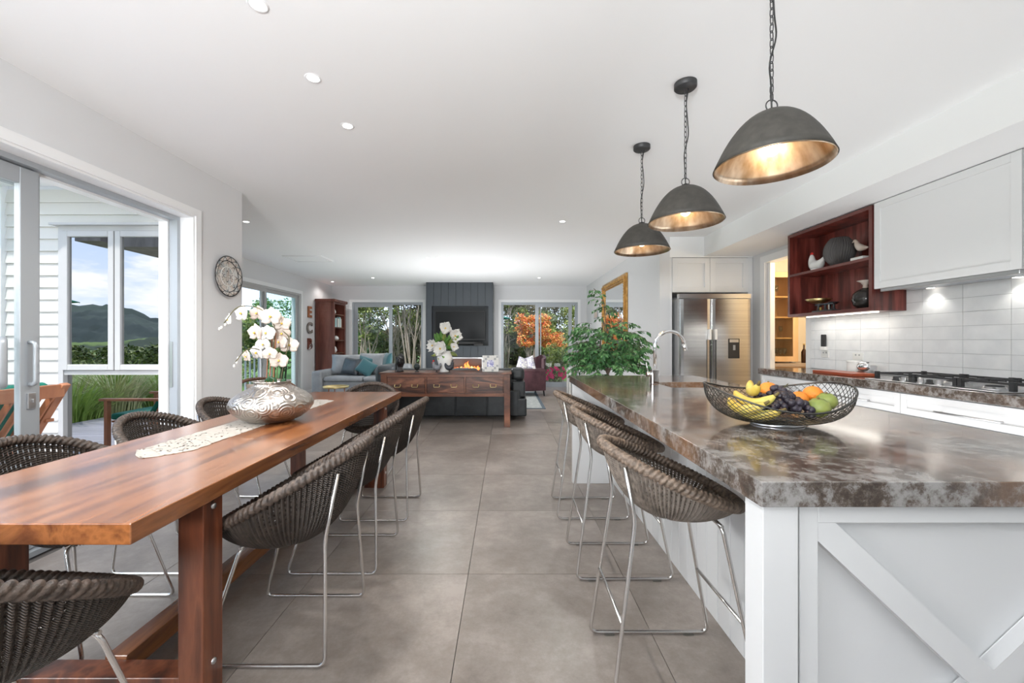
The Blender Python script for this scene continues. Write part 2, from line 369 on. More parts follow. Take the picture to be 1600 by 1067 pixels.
def wicker(name, c1, c2, holes):
    m_, n, l, b = base(name); o = n['Material Output']
    t = n.new('ShaderNodeUVMap'); mp = n.new('ShaderNodeMapping'); mp.inputs['Scale'].default_value = (1, 1, 1); l.new(t.outputs[0], mp.inputs[0])
    s = n.new('ShaderNodeSeparateXYZ'); l.new(mp.outputs[0], s.inputs[0])
    def mth(op, a, b_=None):
        q = n.new('ShaderNodeMath'); q.operation = op
        for i, x_ in enumerate((a, b_)):
            if x_ is None: continue
            if isinstance(x_, (int, float)): q.inputs[i].default_value = x_
            else: l.new(x_, q.inputs[i])
        return q.outputs[0]
    cv = mth('SINE', mth('MULTIPLY', s.outputs[1], 2*pi*70))       # strands around
    cu = mth('SINE', mth('MULTIPLY', s.outputs[0], 2*pi*HALFRIB))  # ribs
    z = n.new('ShaderNodeTexNoise'); z.inputs['Scale'].default_value = 40; z.inputs['Detail'].default_value = 2
    tt = n.new('ShaderNodeTexCoord'); l.new(tt.outputs['Object'], z.inputs[0])
    h = mth('ADD', mth('MULTIPLY', mth('MULTIPLY', cv, cu), .5), z.outputs[0])
    r = n.new('ShaderNodeValToRGB'); r.color_ramp.elements[0].color = (*c1, 1); r.color_ramp.elements[1].color = (*c2, 1)
    r.color_ramp.elements[0].position = .2; r.color_ramp.elements[1].position = .9
    l.new(h, r.inputs[0]); l.new(r.outputs[0], b.inputs['Base Color']); b.inputs['Roughness'].default_value = .48
    u = n.new('ShaderNodeBump'); u.inputs['Strength'].default_value = .8; u.inputs['Distance'].default_value = .003; l.new(h, u.inputs['Height']); l.new(u.outputs[0], b.inputs['Normal'])
    if holes:
        z2 = n.new('ShaderNodeTexNoise'); z2.inputs['Scale'].default_value = 9; l.new(tt.outputs['Object'], z2.inputs[0])
        g1 = mth('LESS_THAN', mth('SINE', mth('MULTIPLY', s.outputs[0], 2*pi*NRIB)), -.72)
        g2 = mth('GREATER_THAN', mth('SINE', mth('MULTIPLY', s.outputs[1], 2*pi*23)), .25)
        g3 = mth('GREATER_THAN', z2.outputs[0], .44)
        a = mth('SUBTRACT', 1.0, mth('MULTIPLY', mth('MULTIPLY', g1, g2), g3))
        l.new(a, b.inputs['Alpha'])
    return m_
NRIB = 96; HALFRIB = NRIB/2
M['wick'] = wicker('dark_wicker', (.010, .0075, .006), (.085, .062, .048), True)
M['wicks'] = wicker('grey_brown_wicker', (.06, .048, .04), (.42, .35, .29), True)
M['rope'] = noisy('wicker_rim', [(.3, (.020, .014, .011)), (.7, (.11, .078, .060))], 60, rough=.5, bump=.5, detail=3)
M['ropes'] = noisy('wicker_rim_pale', [(.3, (.06, .042, .030)), (.7, (.27, .20, .15))], 60, rough=.5, bump=.5, detail=3)
def engraved():
    m_, n, l, b = base('embossed_silver')
    b.inputs['Base Color'].default_value = (.46, .42, .385, 1); b.inputs['Metallic'].default_value = 1; b.inputs['Roughness'].default_value = .34
    t = n.new('ShaderNodeTexCoord'); v = n.new('ShaderNodeTexVoronoi'); v.inputs['Scale'].default_value = 12; l.new(t.outputs['Object'], v.inputs[0])
    q = n.new('ShaderNodeMath'); q.operation = 'MULTIPLY'; q.inputs[1].default_value = 34; l.new(v.outputs['Distance'], q.inputs[0])
    s = n.new('ShaderNodeMath'); s.operation = 'SINE'; l.new(q.outputs[0], s.inputs[0])
    u = n.new('ShaderNodeBump'); u.inputs['Strength'].default_value = .35; u.inputs['Distance'].default_value = .006; l.new(s.outputs[0], u.inputs['Height']); l.new(u.outputs[0], b.inputs['Normal'])
    return m_
M['silver'] = engraved()
def copperin():
    m_, n, l, b = base('silver_leaf_lining')
    t = n.new('ShaderNodeTexCoord'); g = n.new('ShaderNodeTexNoise'); g.inputs['Scale'].default_value = 7; g.inputs['Detail'].default_value = 6
    mp = n.new('ShaderNodeMapping'); mp.inputs['Scale'].default_value = (3, 3, .4); l.new(t.outputs['Object'], mp.inputs[0]); l.new(mp.outputs[0], g.inputs[0])
    r = n.new('ShaderNodeValToRGB'); r.color_ramp.elements[0].color = (.52, .36, .22, 1); r.color_ramp.elements[1].color = (.86, .74, .60, 1)
    r.color_ramp.elements[0].position = .35; r.color_ramp.elements[1].position = .65; l.new(g.outputs[0], r.inputs[0]); l.new(r.outputs[0], b.inputs['Base Color'])
    b.inputs['Metallic'].default_value = 1; b.inputs['Roughness'].default_value = .30
    return m_
M['lining'] = copperin()
def lace():
    m_, n, l, b = base('cream_lace'); b.inputs['Base Color'].default_value = (.44, .40, .355, 1); b.inputs['Roughness'].default_value = .8
    t = n.new('ShaderNodeTexCoord'); v = n.new('ShaderNodeTexVoronoi'); v.inputs['Scale'].default_value = 62; l.new(t.outputs['Object'], v.inputs[0])
    z = n.new('ShaderNodeTexNoise'); z.inputs['Scale'].default_value = 22; l.new(t.outputs['Object'], z.inputs[0])
    k = n.new('ShaderNodeMath'); k.operation = 'MULTIPLY'; k.inputs[1].default_value = .62; l.new(z.outputs[0], k.inputs[0])
    a = n.new('ShaderNodeMath'); a.operation = 'GREATER_THAN'; l.new(v.outputs['Distance'], a.inputs[0]); l.new(k.outputs[0], a.inputs[1]); l.new(a.outputs[0], b.inputs['Alpha'])
    return m_
M['lace'] = lace()
# ================================================================== SETTING
CE = 2.67
fb = MB().box(-4.8, 3.55, 3.84, 11.1, -.12, -.012).box(-2.82, 3.55, -3.75, 3.84, -.12, -.012)
floor = struct('floor', fb, M['grout'])
tm = MB().box(-.4035, .4035, -.4035, .4035, -.0115, 0).mesh('tile', M['tile'])
for i in range(-6, 6):
    for j in range(-3, 14):
        cx = -.2+.81*(i+.5); cy = 2.174+.81*(j-.5)
        if cx-.405 < -4.8 or cx-.2 > 3.55 or cy < -1 or cy > 11.2: continue
        if (cx < -2.9 and cy < 3.9): continue
        o = bpy.data.objects.new('tile', tm); C.objects.link(o); o.parent = floor; o.location = (cx, cy, 0)
struct('ceiling', MB().box(-4.8, 3.55, 3.84, 11.1, CE, CE+.15).box(-2.82, 3.55, -3.75, 3.84, CE, CE+.15), M['ceil'])
# walls
struct('wall_left', MB().box(-2.82, -2.58, -3.6, -1.2, 0, CE).box(-2.82, -2.58, 3.42, 4.03, 0, CE).box(-2.82, -2.58, -1.2, 3.42, 2.26, CE), M['wall'])
wr = struct('wall_return', MB().box(-4.80, -4.11, 3.84, 4.03, -.1, CE).box(-3.07, -2.825, 3.84, 4.03, -.1, CE).box(-4.11, -3.07, 3.84, 4.03, 2.276, CE).box(-4.11, -3.07, 3.84, 4.03, -.1, .06), M['wall'])
struct('wall_living_left', MB().box(-4.80, -4.59, 4.03, 6.0, 0, CE).box(-4.80, -4.59, 9.22, 11.1, 0, CE).box(-4.80, -4.59, 6.0, 9.22, 2.27, CE), M['wall'])
struct('wall_back', MB().box(-4.59, -4.07, 10.9, 11.1, 0, CE).box(-2.20, -.135, 10.9, 11.1, 0, CE).box(1.89, 2.25, 10.9, 11.1, 0, CE).box(-4.07, -2.2, 10.9, 11.1, 2.24, CE).box(-.135, 1.89, 10.9, 11.1, 2.24, CE), M['wall'])
struct('wall_living_right', MB().box(2.13, 2.27, 5.73, 10.9, 0, CE), M['wall'])
struct('wall_alcove', MB().box(2.27, 3.55, 6.55, 6.65, 0, CE), M['wall'])
struct('wall_kitchen', MB().box(3.43, 3.55, -3.6, 4.71, 0, CE).box(3.43, 3.55, 5.47, 6.55, 0, CE).box(3.43, 3.55, 4.71, 5.47, 2.26, CE), M['wall'])
struct('wall_rear', MB().box(-2.82, -2.5, -3.75, -3.6, 0, CE).box(.9, 3.55, -3.75, -3.6, 0, CE).box(-.9, .9, -3.75, -3.6, 2.4, CE).box(-2.5, -.9, -3.75, -3.6, 0, CE), M['charcoal'])  # unseen; dark colour chosen so less light reaches the island end
struct('bulkhead', MB().box(2.745, 3.43, -3.6, 5.73, 2.40, CE).box(2.27, 3.43, 5.73, 6.55, 2.385, CE), M['ceil'])
# pantry beyond the doorway
pwp = flat('pantry_wall_paint', (.78, .72, .62), .7)
struct('wall_pantry_back', MB().box(3.55, 5.6, 6.5, 6.6, 0, CE), pwp); struct('wall_pantry_right', MB().box(5.5, 5.6, 4.0, 6.5, 0, CE), pwp); struct('wall_pantry_front', MB().box(3.55, 5.6, 3.9, 4.0, 0, CE), pwp)
struct('floor_pantry', MB().box(3.55, 5.6, 3.9, 6.6, -.12, 0), M['tile'])
struct('ceiling_pantry', MB().box(3.55, 5.6, 3.9, 6.6, CE, CE+.15), M['ceil'])
# architraves and baseboards
def arch(name, x, y0, y1, z1, s, w_=.06, t=.012):       # on a wall parallel to the view, face at x
    b = MB(); a, c = sorted((x, x+s*t))
    b.box(a, c, y0-w_, y0, 0, z1+w_).box(a, c, y1, y1+w_, 0, z1+w_).box(a, c, y0, y1, z1, z1+w_); struct(name, b, M['trim'])
def archy(name, y, x0, x1, z1, w_=.07, t=.015):
    b = MB(); b.box(x0-w_, x0, y-t, y, 0, z1+w_).box(x1, x1+w_, y-t, y, 0, z1+w_).box(x0, x1, y-t, y, z1, z1+w_); struct(name, b, M['trim'])
arch('trim_1', -2.58, -1.2, 3.42, 2.26, 1); arch('trim_2', -4.59, 6.0, 9.22, 2.27, 1, .07)
archy('trim_3', 10.9, -4.07, -2.20, 2.24); archy('trim_4', 10.9, -.135, 1.89, 2.24)
arch('trim_5', 3.43, 4.71, 5.47, 2.26, -1, .09)
for i, bx in enumerate([(2.118, 2.13, 5.75, 10.9), (-4.59, -4.578, 4.03, 5.93), (-4.59, -4.578, 9.29, 10.9), (-2.58, -2.568, 3.48, 4.03), (1.96, 2.118, 10.888, 10.9)]):
    struct('baseboard_%d' % (i+1), MB().box(bx[0], bx[1], bx[2], bx[3], 0, .09), M['trim'])
# reveals of the left opening (white lining)
struct('trim_6', MB().box(-2.69, -2.58, 3.405, 3.42, 0, 2.26).box(-2.69, -2.58, -1.2, 3.405, 2.245, 2.26), M['trim'])
def frame_x(b, x0, x1, y0, y1, z0, z1, w_):             # ring frame in the plane x=const
    b.box(x0, x1, y0, y0+w_, z0, z1).box(x0, x1, y1-w_, y1, z0, z1).box(x0, x1, y0+w_, y1-w_, z1-w_, z1).box(x0, x1, y0+w_, y1-w_, z0, z0+w_); return b
def frame_y(b, y0, y1, x0, x1, z0, z1, w_):
    b.box(x0, x0+w_, y0, y1, z0, z1).box(x1-w_, x1, y0, y1, z0, z1).box(x0+w_, x1-w_, y0, y1, z1-w_, z1).box(x0+w_, x1-w_, y0, y1, z0, z0+w_); return b
# door_1: dining slider in the left wall, panel drawn back
d1 = struct('door_1', frame_x(MB(), -2.755, -2.69, -1.2, 3.405, 0, 2.245, .03), M['alu'])
for k, (x, ya, yb) in enumerate([(-2.745, .35, 2.41), (-2.79, .1, 2.455)]):
    p = frame_x(MB(), x-.018, x+.018, ya, yb, .036, 2.208, .095).build('sliding_panel', M['alu'], d1, bevel=.003, seg=1)
    MB().box(x-.004, x+.004, ya+.095, yb-.095, .13, 2.114).build('pane', M['glass'], p)
    if k == 0:
        MB().tube(fillet([(x+.018, 2.36, .98), (x+.055, 2.36, .98), (x+.055, 2.36, 1.22), (x+.018, 2.36, 1.22)], .03), .011).build('handle', M['alu'], p)
        MB().box(x+.018, x+.03, 2.345, 2.385, .84, .93).box(x+.03, x+.042, 2.36, 2.368, .875, .895).build('lock', M['steel'], p, bevel=.002, seg=1)
    else:
        MB().tube(fillet([(x+.018, 2.255, .98), (x+.10, 2.20, .98), (x+.10, 2.20, 1.24), (x+.018, 2.255, 1.24)], .03), .012, sq=(1, 1.8)).build('handle', M['alu'], p)
struct('trim_9', MB().box(-2.83, -2.757, 3.36, 3.42, 0, 2.245).box(-2.83, -2.757, -1.2, 3.36, 2.20, 2.26), M['trim'])
MB().box(-2.745, -2.725, 3.366, 3.375, .85, 1.22).build('strike_plate', M['steel'], d1)
# window_1: outside window in the weatherboard return wall
w1 = struct('window_1', frame_y(MB().box(-4.11, -3.07, 3.80, 3.86, .915, .955), 3.79, 3.87, -4.115, -3.065, .055, 2.281, .045), M['aluw'])
for (a, b_) in ((-4.07, -3.595), (-3.585, -3.11)):
    s_ = frame_y(MB(), 3.775, 3.82, a, b_, .958, 2.234, .052).build('sash', M['aluw'], w1, bevel=.004, seg=1)
    MB().box(a+.05, b_-.05, 3.798, 3.804, 1.01, 2.184).build('pane', M['glassm'], s_)
MB().box(-4.07, -3.11, 3.83, 3.836, .10, .915).build('pane', M['glassm'], w1)
struct('trim_7', MB().box(-4.15, -3.03, 3.74, 3.84, 2.281, 2.30), M['aluw'])
# weatherboards: one part each
wb = {}
def board(x0, x1, z, h=.112):
    k = round(x1-x0, 3)
    if k not in wb:
        b = MB(); l = x1-x0
        p = [(0, 0, 0), (l, 0, 0), (0, -.030, 0), (l, -.030, 0), (0, 0, h+.012), (l, 0, h+.012), (0, -.010, h+.012), (l, -.010, h+.012)]
        b.add(p, [(0, 2, 3, 1), (2, 6, 7, 3), (4, 5, 7, 6), (0, 4, 6, 2), (1, 3, 7, 5)]); wb[k] = b.mesh('weatherboard', M['wboard'])
    o = bpy.data.objects.new('weatherboard', wb[k]); C.objects.link(o); o.parent = wr; o.location = (x0, 3.84, z)
for k in range(24):
    z = -.07+k*.112
    if z < 2.25:
        board(-4.63, -4.14, z); board(-3.04, -2.83, z)
    else: board(-4.63, -2.83, z)
struct('trim_8', MB().box(-4.72, -4.63, 3.78, 3.86, -.1, CE), M['trim'])
# porch soffit over the left opening, post, rafters
struct('porch_ceiling', MB().box(-4.75, -3.25, 3.40, 3.8, CE-.02, CE+.1).box(-3.25, -2.83, -3.6, 3.8, CE-.02, CE+.1), M['trim'])
# window_2 : living room slider on the left
def slider_x(name, x, y0, y1, z1, mull, gl, frame_m, extra=None):
    o = struct(name, frame_x(MB(), x-.09, x, y0, y1, 0, z1, .04), frame_m)
    for i, (a, b_) in enumerate(mull):
        xx = x-.03-.035*i
        p = frame_x(MB(), xx-.016, xx+.016, a, b_, .04, z1-.04, .065).build('sliding_panel', frame_m, o)
        MB().box(xx-.004, xx+.004, a+.065, b_-.065, .105, z1-.105).build('pane', gl[i], p)
def slider_y(name, y, x0, x1, z1, mull, gl, frame_m):
    o = struct(name, frame_y(MB(), y, y+.09, x0, x1, 0, z1, .035), frame_m)
    for i, (a, b_, yy, f) in enumerate(mull):
        p = frame_y(MB(), y+yy-.016, y+yy+.016, a, b_, .035, z1-.035, f).build('sliding_panel', frame_m, o)
        MB().box(a+f, b_-f, y+yy-.004, y+yy+.004, .035+f, z1-.035-f).build('pane', gl[i], p)
    return o
slider_x('window_2', -4.60, 6.0, 9.22, 2.27, [(6.04, 7.95), (7.83, 9.18)], [M['glass'], M['glassg']], M['aluw'])
slider_y('window_3', 10.93, -4.07, -2.20, 2.24, [(-4.03, -3.02, .03, .09), (-3.08, -2.235, .066, .03)], [M['glass']]*2, M['alu'])
slider_y('window_4', 10.93, -.135, 1.89, 2.24, [(-.10, .80, .066, .03), (.77, 1.74, .03, .09), (.90, 1.855, .066, .03)], [M['glass']]*3, M['alu'])
o = struct('window_5', frame_y(MB().box(-.05, .05, -3.72, -3.66, .05, 2.35), -3.74, -3.64, -.9, .9, 0, 2.4, .05), M['alu'])
MB().box(-.85, -.05, -3.695, -3.685, .05, 2.35).build('pane', M['glass'], o); MB().box(.05, .85, -3.695, -3.685, .05, 2.35).build('pane', M['glass'], o)
# splash tiles
sp = struct('wall_splashback', MB().box(3.418, 3.43, .7, 4.64, .90, 1.78), M['splashg'])
st = MB().box(-.006, 0, -.147, .147, -.0508, .0508).mesh('splash_tile', M['splash'])
for j in range(-7, 7):
    for k in range(8):
        y = 3.383+.297*j-.1485; z = .924+.104*k+.052
        if y > 4.5 or y < .85: continue
        o = bpy.data.objects.new('tile', st); C.objects.link(o); o.parent = sp; o.location = (3.418, y, z)
for k in range(8):
    MB().box(3.412, 3.418, 4.573, 4.635, .925+.104*k, 1.026+.104*k).build('tile', M['splash'], sp)
# fireplace breast
fx0, fx1, fy = -1.977, -.332, 10.2
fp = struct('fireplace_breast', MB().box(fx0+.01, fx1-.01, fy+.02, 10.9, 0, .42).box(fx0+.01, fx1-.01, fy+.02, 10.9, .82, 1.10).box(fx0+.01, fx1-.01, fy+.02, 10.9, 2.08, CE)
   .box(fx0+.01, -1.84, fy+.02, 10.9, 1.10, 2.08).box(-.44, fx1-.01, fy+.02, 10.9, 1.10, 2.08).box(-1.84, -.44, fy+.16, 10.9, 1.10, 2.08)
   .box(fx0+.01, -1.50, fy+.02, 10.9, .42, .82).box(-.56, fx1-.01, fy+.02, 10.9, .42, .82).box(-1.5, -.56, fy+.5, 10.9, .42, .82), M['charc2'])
n_ = 9; bw = (fx1-fx0)/n_
for k in range(n_):
    a, b_ = fx0+k*bw+.004, fx0+(k+1)*bw-.004
    for z0, z1, X0, X1 in ((2.08, CE, -9, 9), (1.10, 2.08, None, None), (.82, 1.10, -9, 9), (.42, .82, 0, 0), (0, .42, -9, 9)):
        aa, bb = a, b_
        if X0 is None:
            if aa < -1.84 < bb: bb = -1.84
            elif aa < -.44 < bb: aa = -.44
            elif -1.84 <= aa and bb <= -.44: continue
        if X0 == 0:
            if aa < -1.5 < bb: bb = -1.5
            elif aa < -.56 < bb: aa = -.56
            elif -1.5 <= aa and bb <= -.56: continue
        MB().box(aa, bb, fy, fy+.02, z0+.0, z1-.0).build('board', M['charcoal'], fp)
MB().box(fx0-.004, fx0+.008, fy, 10.9, 0, CE).box(fx1-.008, fx1+.004, fy, 10.9, 0, CE).build('side_panel', M['charcoal'], fp)
frame_y(MB(), fy-.012, fy, -1.86, -.42, 1.08, 2.10, .02).build('recess_trim', M['charcoal'], fp)
tv = thing('television', 'wide flat black television hung in the recess above the fire', 'television', (-1.14, 10.3, 1.2))
MB().box(-1.765, -.52, fy+.05, fy+.10, 1.25, 1.96).build('body', M['black'], tv, bevel=.006)
MB().box(-1.75, -.535, fy+.046, fy+.05, 1.27, 1.945).build('screen', flat('tv_glass', (.012, .013, .014), .3, spec=.15), tv)
MB().box(-1.7, -.60, fy+.06, fy+.16, 1.15, 1.19).build('mount', M['black'], tv)
sb_ = MB().box(-.80, -.56, fy-.03, fy+.07, 1.105, 1.15).build('speaker_box', M['black'], bevel=.008, tag_=('small black box on the ledge under the television', 'speaker'))
fi = thing('gas_fire', 'open gas fire with orange flames and pale logs set low in the dark breast', 'fireplace', (-1.03, 10.3, .42))
frame_y(MB(), fy-.02, fy+.02, -1.49, -.57, .43, .815, .03).build('surround', M['steel'], fi)
MB().box(-1.46, -.60, fy+.02, fy+.42, .44, .48).build('burner_tray', M['black'], fi)
MB().box(-1.46, -.60, fy+.42, fy+.44, .46, .79).build('back_plate', flat('fire_back', (.25, .2, .18), .5, .4), fi)
rnd = random.Random(3)
for k in range(9):
    x = -1.38+.085*k+rnd.uniform(-.02, .02); y = fy+.15+rnd.uniform(-.05, .1); h = rnd.uniform(.05, .16)*(1.5 if k in (4, 5) else .7)
    MB().tube(bez([(x, y, .50), (x+.02, y, .50+h*.3), (x-.01, y, .50+h*.7), (x+.02, y, .50+h)], 4), [.03, .034, .036, .036, .034, .03, .028, .024, .02, .014, .008, .004, .001][:13], 7).build('flame', M['fire'] if k % 3 else M['fire2'], fi)
for k in range(6):
    x = -1.35+.14*k; MB().tube([(x, fy+.1, .50), (x+.16, fy+.22, .53+.02*(k % 3))], [.028, .022], 7).build('log', M['sofaw'], fi)
# ceiling fittings
dl_pts = [(-1.065, 1.77), (-1.06, 2.265), (-1.065, 2.77), (.68, 4.99), (-3.15, 5.0), (-1.37, 7.2), (-1.19, 7.2), (-.99, 7.2), (.75, 9.48), (-3.06, 9.48), (-4.25, 10.1), (-1.065, .9), (.9, .2), (.9, 8.0), (1.5, -1.3), (-1.6, -1.3)]
dl_lab = ['ceiling downlight nearest the camera above the dining table', 'middle ceiling downlight of the row above the dining table', 'farthest ceiling downlight of the row above the dining table', 'ceiling downlight alone before the living room, left of the small pendants', 'ceiling downlight beside the end of the left wall', 'left downlight of the close row of three on the far ceiling', 'middle downlight of the close row of three on the far ceiling', 'right downlight of the close row of three on the far ceiling', 'small far downlight in the ceiling right of the fireplace', 'small far downlight in the ceiling left of the fireplace', 'downlight in the far left corner above the bookcase']
proto = thing('downlight', dl_lab[0], 'downlight', (*dl_pts[0], CE), 0, 'recessed ceiling downlights')
MB().lathe([(.030, 0), (.038, -.005), (.044, 0)], n=24).build('bezel', M['trim'], proto, local=True)
MB().cyl((0, 0, -.003), .030, .003, 20).build('lens', M['led'], proto, local=True)
for i, p in enumerate(dl_pts[1:11]): dup(proto, (*p, CE), label=dl_lab[i+1])
for i, p in enumerate(dl_pts):
    lamp('SPOT', 'downlight_beam', (p[0], p[1], CE-.01), (14 if i == 10 else 50) if i < 11 else 5, (1, .975, .94), (0, 0, 0), .05, spot=R(150))
vt = thing('ceiling_vent', 'white square ceiling air vent flush above the living area', 'vent', (-3.47, 7.26, CE))
frame = MB().box(-3.80, -3.14, 7.0, 7.02, CE-.012, CE).box(-3.80, -3.14, 7.5, 7.52, CE-.012, CE).box(-3.80, -3.78, 7.02, 7.5, CE-.012, CE).box(-3.16, -3.14, 7.02, 7.5, CE-.012, CE)
frame.build('frame', M['trim'], vt)
MB().box(-3.775, -3.165, 7.025, 7.495, CE-.005, CE).build('panel', M['ceil'], vt)
# ================================================================== DINING
TX0, TX1, TY0, TY1 = -1.805, -.985, 1.0825, 3.87
tb = thing('dining_table', 'long solid timber dining table on square trestle posts', 'table', (-1.395, 2.476, 0))
MB().box(TX0, TX1, TY0, TY1, .693, .75).build('tabletop', M['table'], tb, bevel=.003, org=(-1.395, 2.476, .72))
for i, (xa, xb) in enumerate([(-1.106, -1.02), (-1.80, -1.715)]):
    for (ya, yb) in ((1.39, 1.485), (3.44, 3.535)):
        l = MB().box(xa, xb, ya, yb, 0, .693).build('leg', M['tableleg'], tb, bevel=.002, seg=1)
        if i == 0:
            for z in (.655, .115):
                MB().lathe([(.0001, .006), (.010, .005), (.011, 0)], (xb, (ya+yb)/2, z), 12, 'x').build('bolt', M['steel'], l)
for (ya, yb) in ((1.395, 1.48), (3.445, 3.53)):
    MB().box(-1.715, -1.106, ya, yb, .0, .088).build('foot_beam', M['tableleg'], tb, bevel=.002, seg=1)
MB().box(-1.44, -1.36, 1.48, 3.445, .025, .10).build('stretcher', M['table'], tb, bevel=.002, seg=1)
# wicker seat shells
def shell(zc, slope, a, b0, b1, zb, nv=26, rib=.005):
    n = NRIB*6
    def rim(th):
        x = a*sin(th); y = b1*cos(th) if cos(th) > 0 else b0*cos(th); return x, y, zc-slope*y
    def fn(u, v):
        th = 2*pi*u; x, y, z = rim(th); t = .03+.97*v
        h = .62*sin(pi/2*t)+.38*t; q = (1-cos(pi/2*t))**1.12
        k = rib*sin(2*pi*NRIB*u)*min(1, t*2.2)
        return ((x*h)*(1+k/.28), (y*h)*(1+k/.28), zb+(z-zb)*q-k*.6)
    return MB().grid(fn, n, nv, cu=True), [V(rim(2*pi*i/736)) for i in range(736)]
def rope(rim, r=.020, n=14, twist=46):
    m_ = len(rim); vs_ = []; fs = []
    for i in range(m_):
        t = (rim[(i+1) % m_]-rim[i-1]).normalized(); u = V((0, 0, 1)); u = (u-t*u.dot(t)).normalized(); w_ = t.cross(u)
        for k in range(n):
            a = 2*pi*k/n; rr = r*(.78+.40*(abs(sin(a+twist*2*pi*i/m_)))**.7)
            vs_.append(rim[i]+(u*cos(a)+w_*sin(a))*rr)
    for i in range(m_):
        for k in range(n): fs.append((i*n+k, ((i+1) % m_)*n+k, ((i+1) % m_)*n+(k+1) % n, i*n+(k+1) % n))
    return MB().add(vs_, fs, True)
def dining_chair():
    t = thing('dining_chair', '', 'chair', (0, 0, 0), 0, 'wicker tub chairs round the dining table')
    s_, rim = shell(.62, .56, .275, .315, .265, .380)
    s_.build('seat_shell', M['wick'], t, local=True)
    rope(rim, .019).build('rim', M['rope'], t, local=True)
    for s in (-1, 1):
        p = fillet([(s*.165, -.262, .715), (s*.17, -.215, .46), (s*.215, -.235, .008), (s*.215, .235, .008), (s*.165, .115, .425), (s*.05, .115, .425)], .035, 5)
        MB().tube(p, .0072, 9).build('sled_leg', M['rod'], t, local=True)
    MB().tube([(-.17, .115, .425), (.17, .115, .425)], .0065, 8).build('cross_rod', M['rod'], t, local=True)
    return t
ch = dining_chair()
spots = [(-.915, 1.765, pi/2, 'wicker tub dining chair on the aisle side of the table, nearest the camera'),
 (-.915, 2.38, pi/2, 'middle wicker dining chair of the row on the aisle side of the table'),
 (-.905, 3.02, pi/2, 'farthest wicker dining chair of the row on the aisle side of the table'),
 (-1.83, 1.77, -pi/2, 'wicker dining chair nearest the camera on the window side of the table'),
 (-1.835, 2.38, -pi/2, 'second wicker dining chair on the window side, in front of the outside window'),
 (-1.87, 3.02, -pi/2, 'third wicker dining chair on the window side, left of the silver vase'),
 (-1.30, 3.84, pi+.12, 'wicker dining chair at the far head of the table facing the camera'),
 (-1.30, 1.04, -.10, 'large near wicker dining chair cut off at the lower left corner')]
for i, (x, y, rz, lb) in enumerate(spots):
    if i == 0: ch.location = (x, y, 0); ch.rotation_euler = (0, 0, rz); ch['label'] = lb
    else: dup(ch, (x, y, 0), rz, lb)
# bar stools
def bar_stool():
    t = thing('bar_stool', '', 'stool', (0, 0, 0), 0, 'wicker bar stools along the island')
    s_, rim = shell(.745, .42, .245, .235, .235, .585, 24)
    s_.build('seat_shell', M['wicks'], t, local=True)
    rope(rim, .018).build('rim', M['ropes'], t, local=True)
    for s in (-1, 1):
        p = fillet([(s*.14, -.195, .80), (s*.15, -.165, .62), (s*.185, -.25, .010), (s*.185, .245, .010), (s*.15, .13, .600), (s*.05, .13, .600)], .035, 5)
        l = MB().tube(p, .0072, 9).build('sled_leg', M['rod'], t, local=True)
        for y in (-.17, .16): MB().box(s*.185-.012, s*.185+.012, y-.02, y+.02, 0, .008).build('glide', M['glasst'], l, local=True)
    MB().tube([(-.15, .13, .600), (.15, .13, .600)], .0065, 8).build('cross_rod', M['rod'], t, local=True)
    MB().tube([(-.169, .190, .285), (.169, .190, .285)], .0065, 8).build('footrest', M['rod'], t, local=True)
    MB().tube([(-.170, -.213, .285), (.170, -.213, .285)], .0065, 8).build('rear_brace', M['rod'], t, local=True)
    return t
bs = bar_stool()
for i, (x, y, lb) in enumerate([(.60, 1.545, 'wicker bar stool nearest the camera at the stone island'), (.61, 2.30, 'middle wicker bar stool of the three at the stone island'), (.60, 3.02, 'farthest wicker bar stool of the three at the stone island')]):
    if i == 0: bs.location = (x, y, 0); bs.rotation_euler = (0, 0, -pi/2); bs['label'] = lb
    else: dup(bs, (x, y, 0), -pi/2, lb)
# lace runner
b = MB(); rnd = random.Random(5); n = 70; row = []
for i in range(n):
    t = i/(n-1); y = 1.68+t*1.66; wl = .115*(min(1, (t*14)**.7 if t < .07 else 1))
    if t > .97: wl *= max(.3, (1-t)/.03)
    cx = -1.487; zz = .7512
    row.append([(cx-wl-rnd.uniform(0, .010)+.03*(t < .05)*0, y, zz+.001*rnd.random()), (cx-wl*.4, y, zz+.0015*rnd.random()), (cx+wl*.4, y, zz+.0015*rnd.random()), (cx+wl+rnd.uniform(0, .010), y, zz+.001*rnd.random())])
vv = [p for r_ in row for p in r_]
b.add(vv, [(i*4+k, i*4+k+1, i*4+k+5, i*4+k+4) for i in range(n-1) for k in range(3)])
b.build('table_runner', M['lace'], solid=.0016, tag_=('narrow cream lace runner lying along the dining table', 'table runner'))
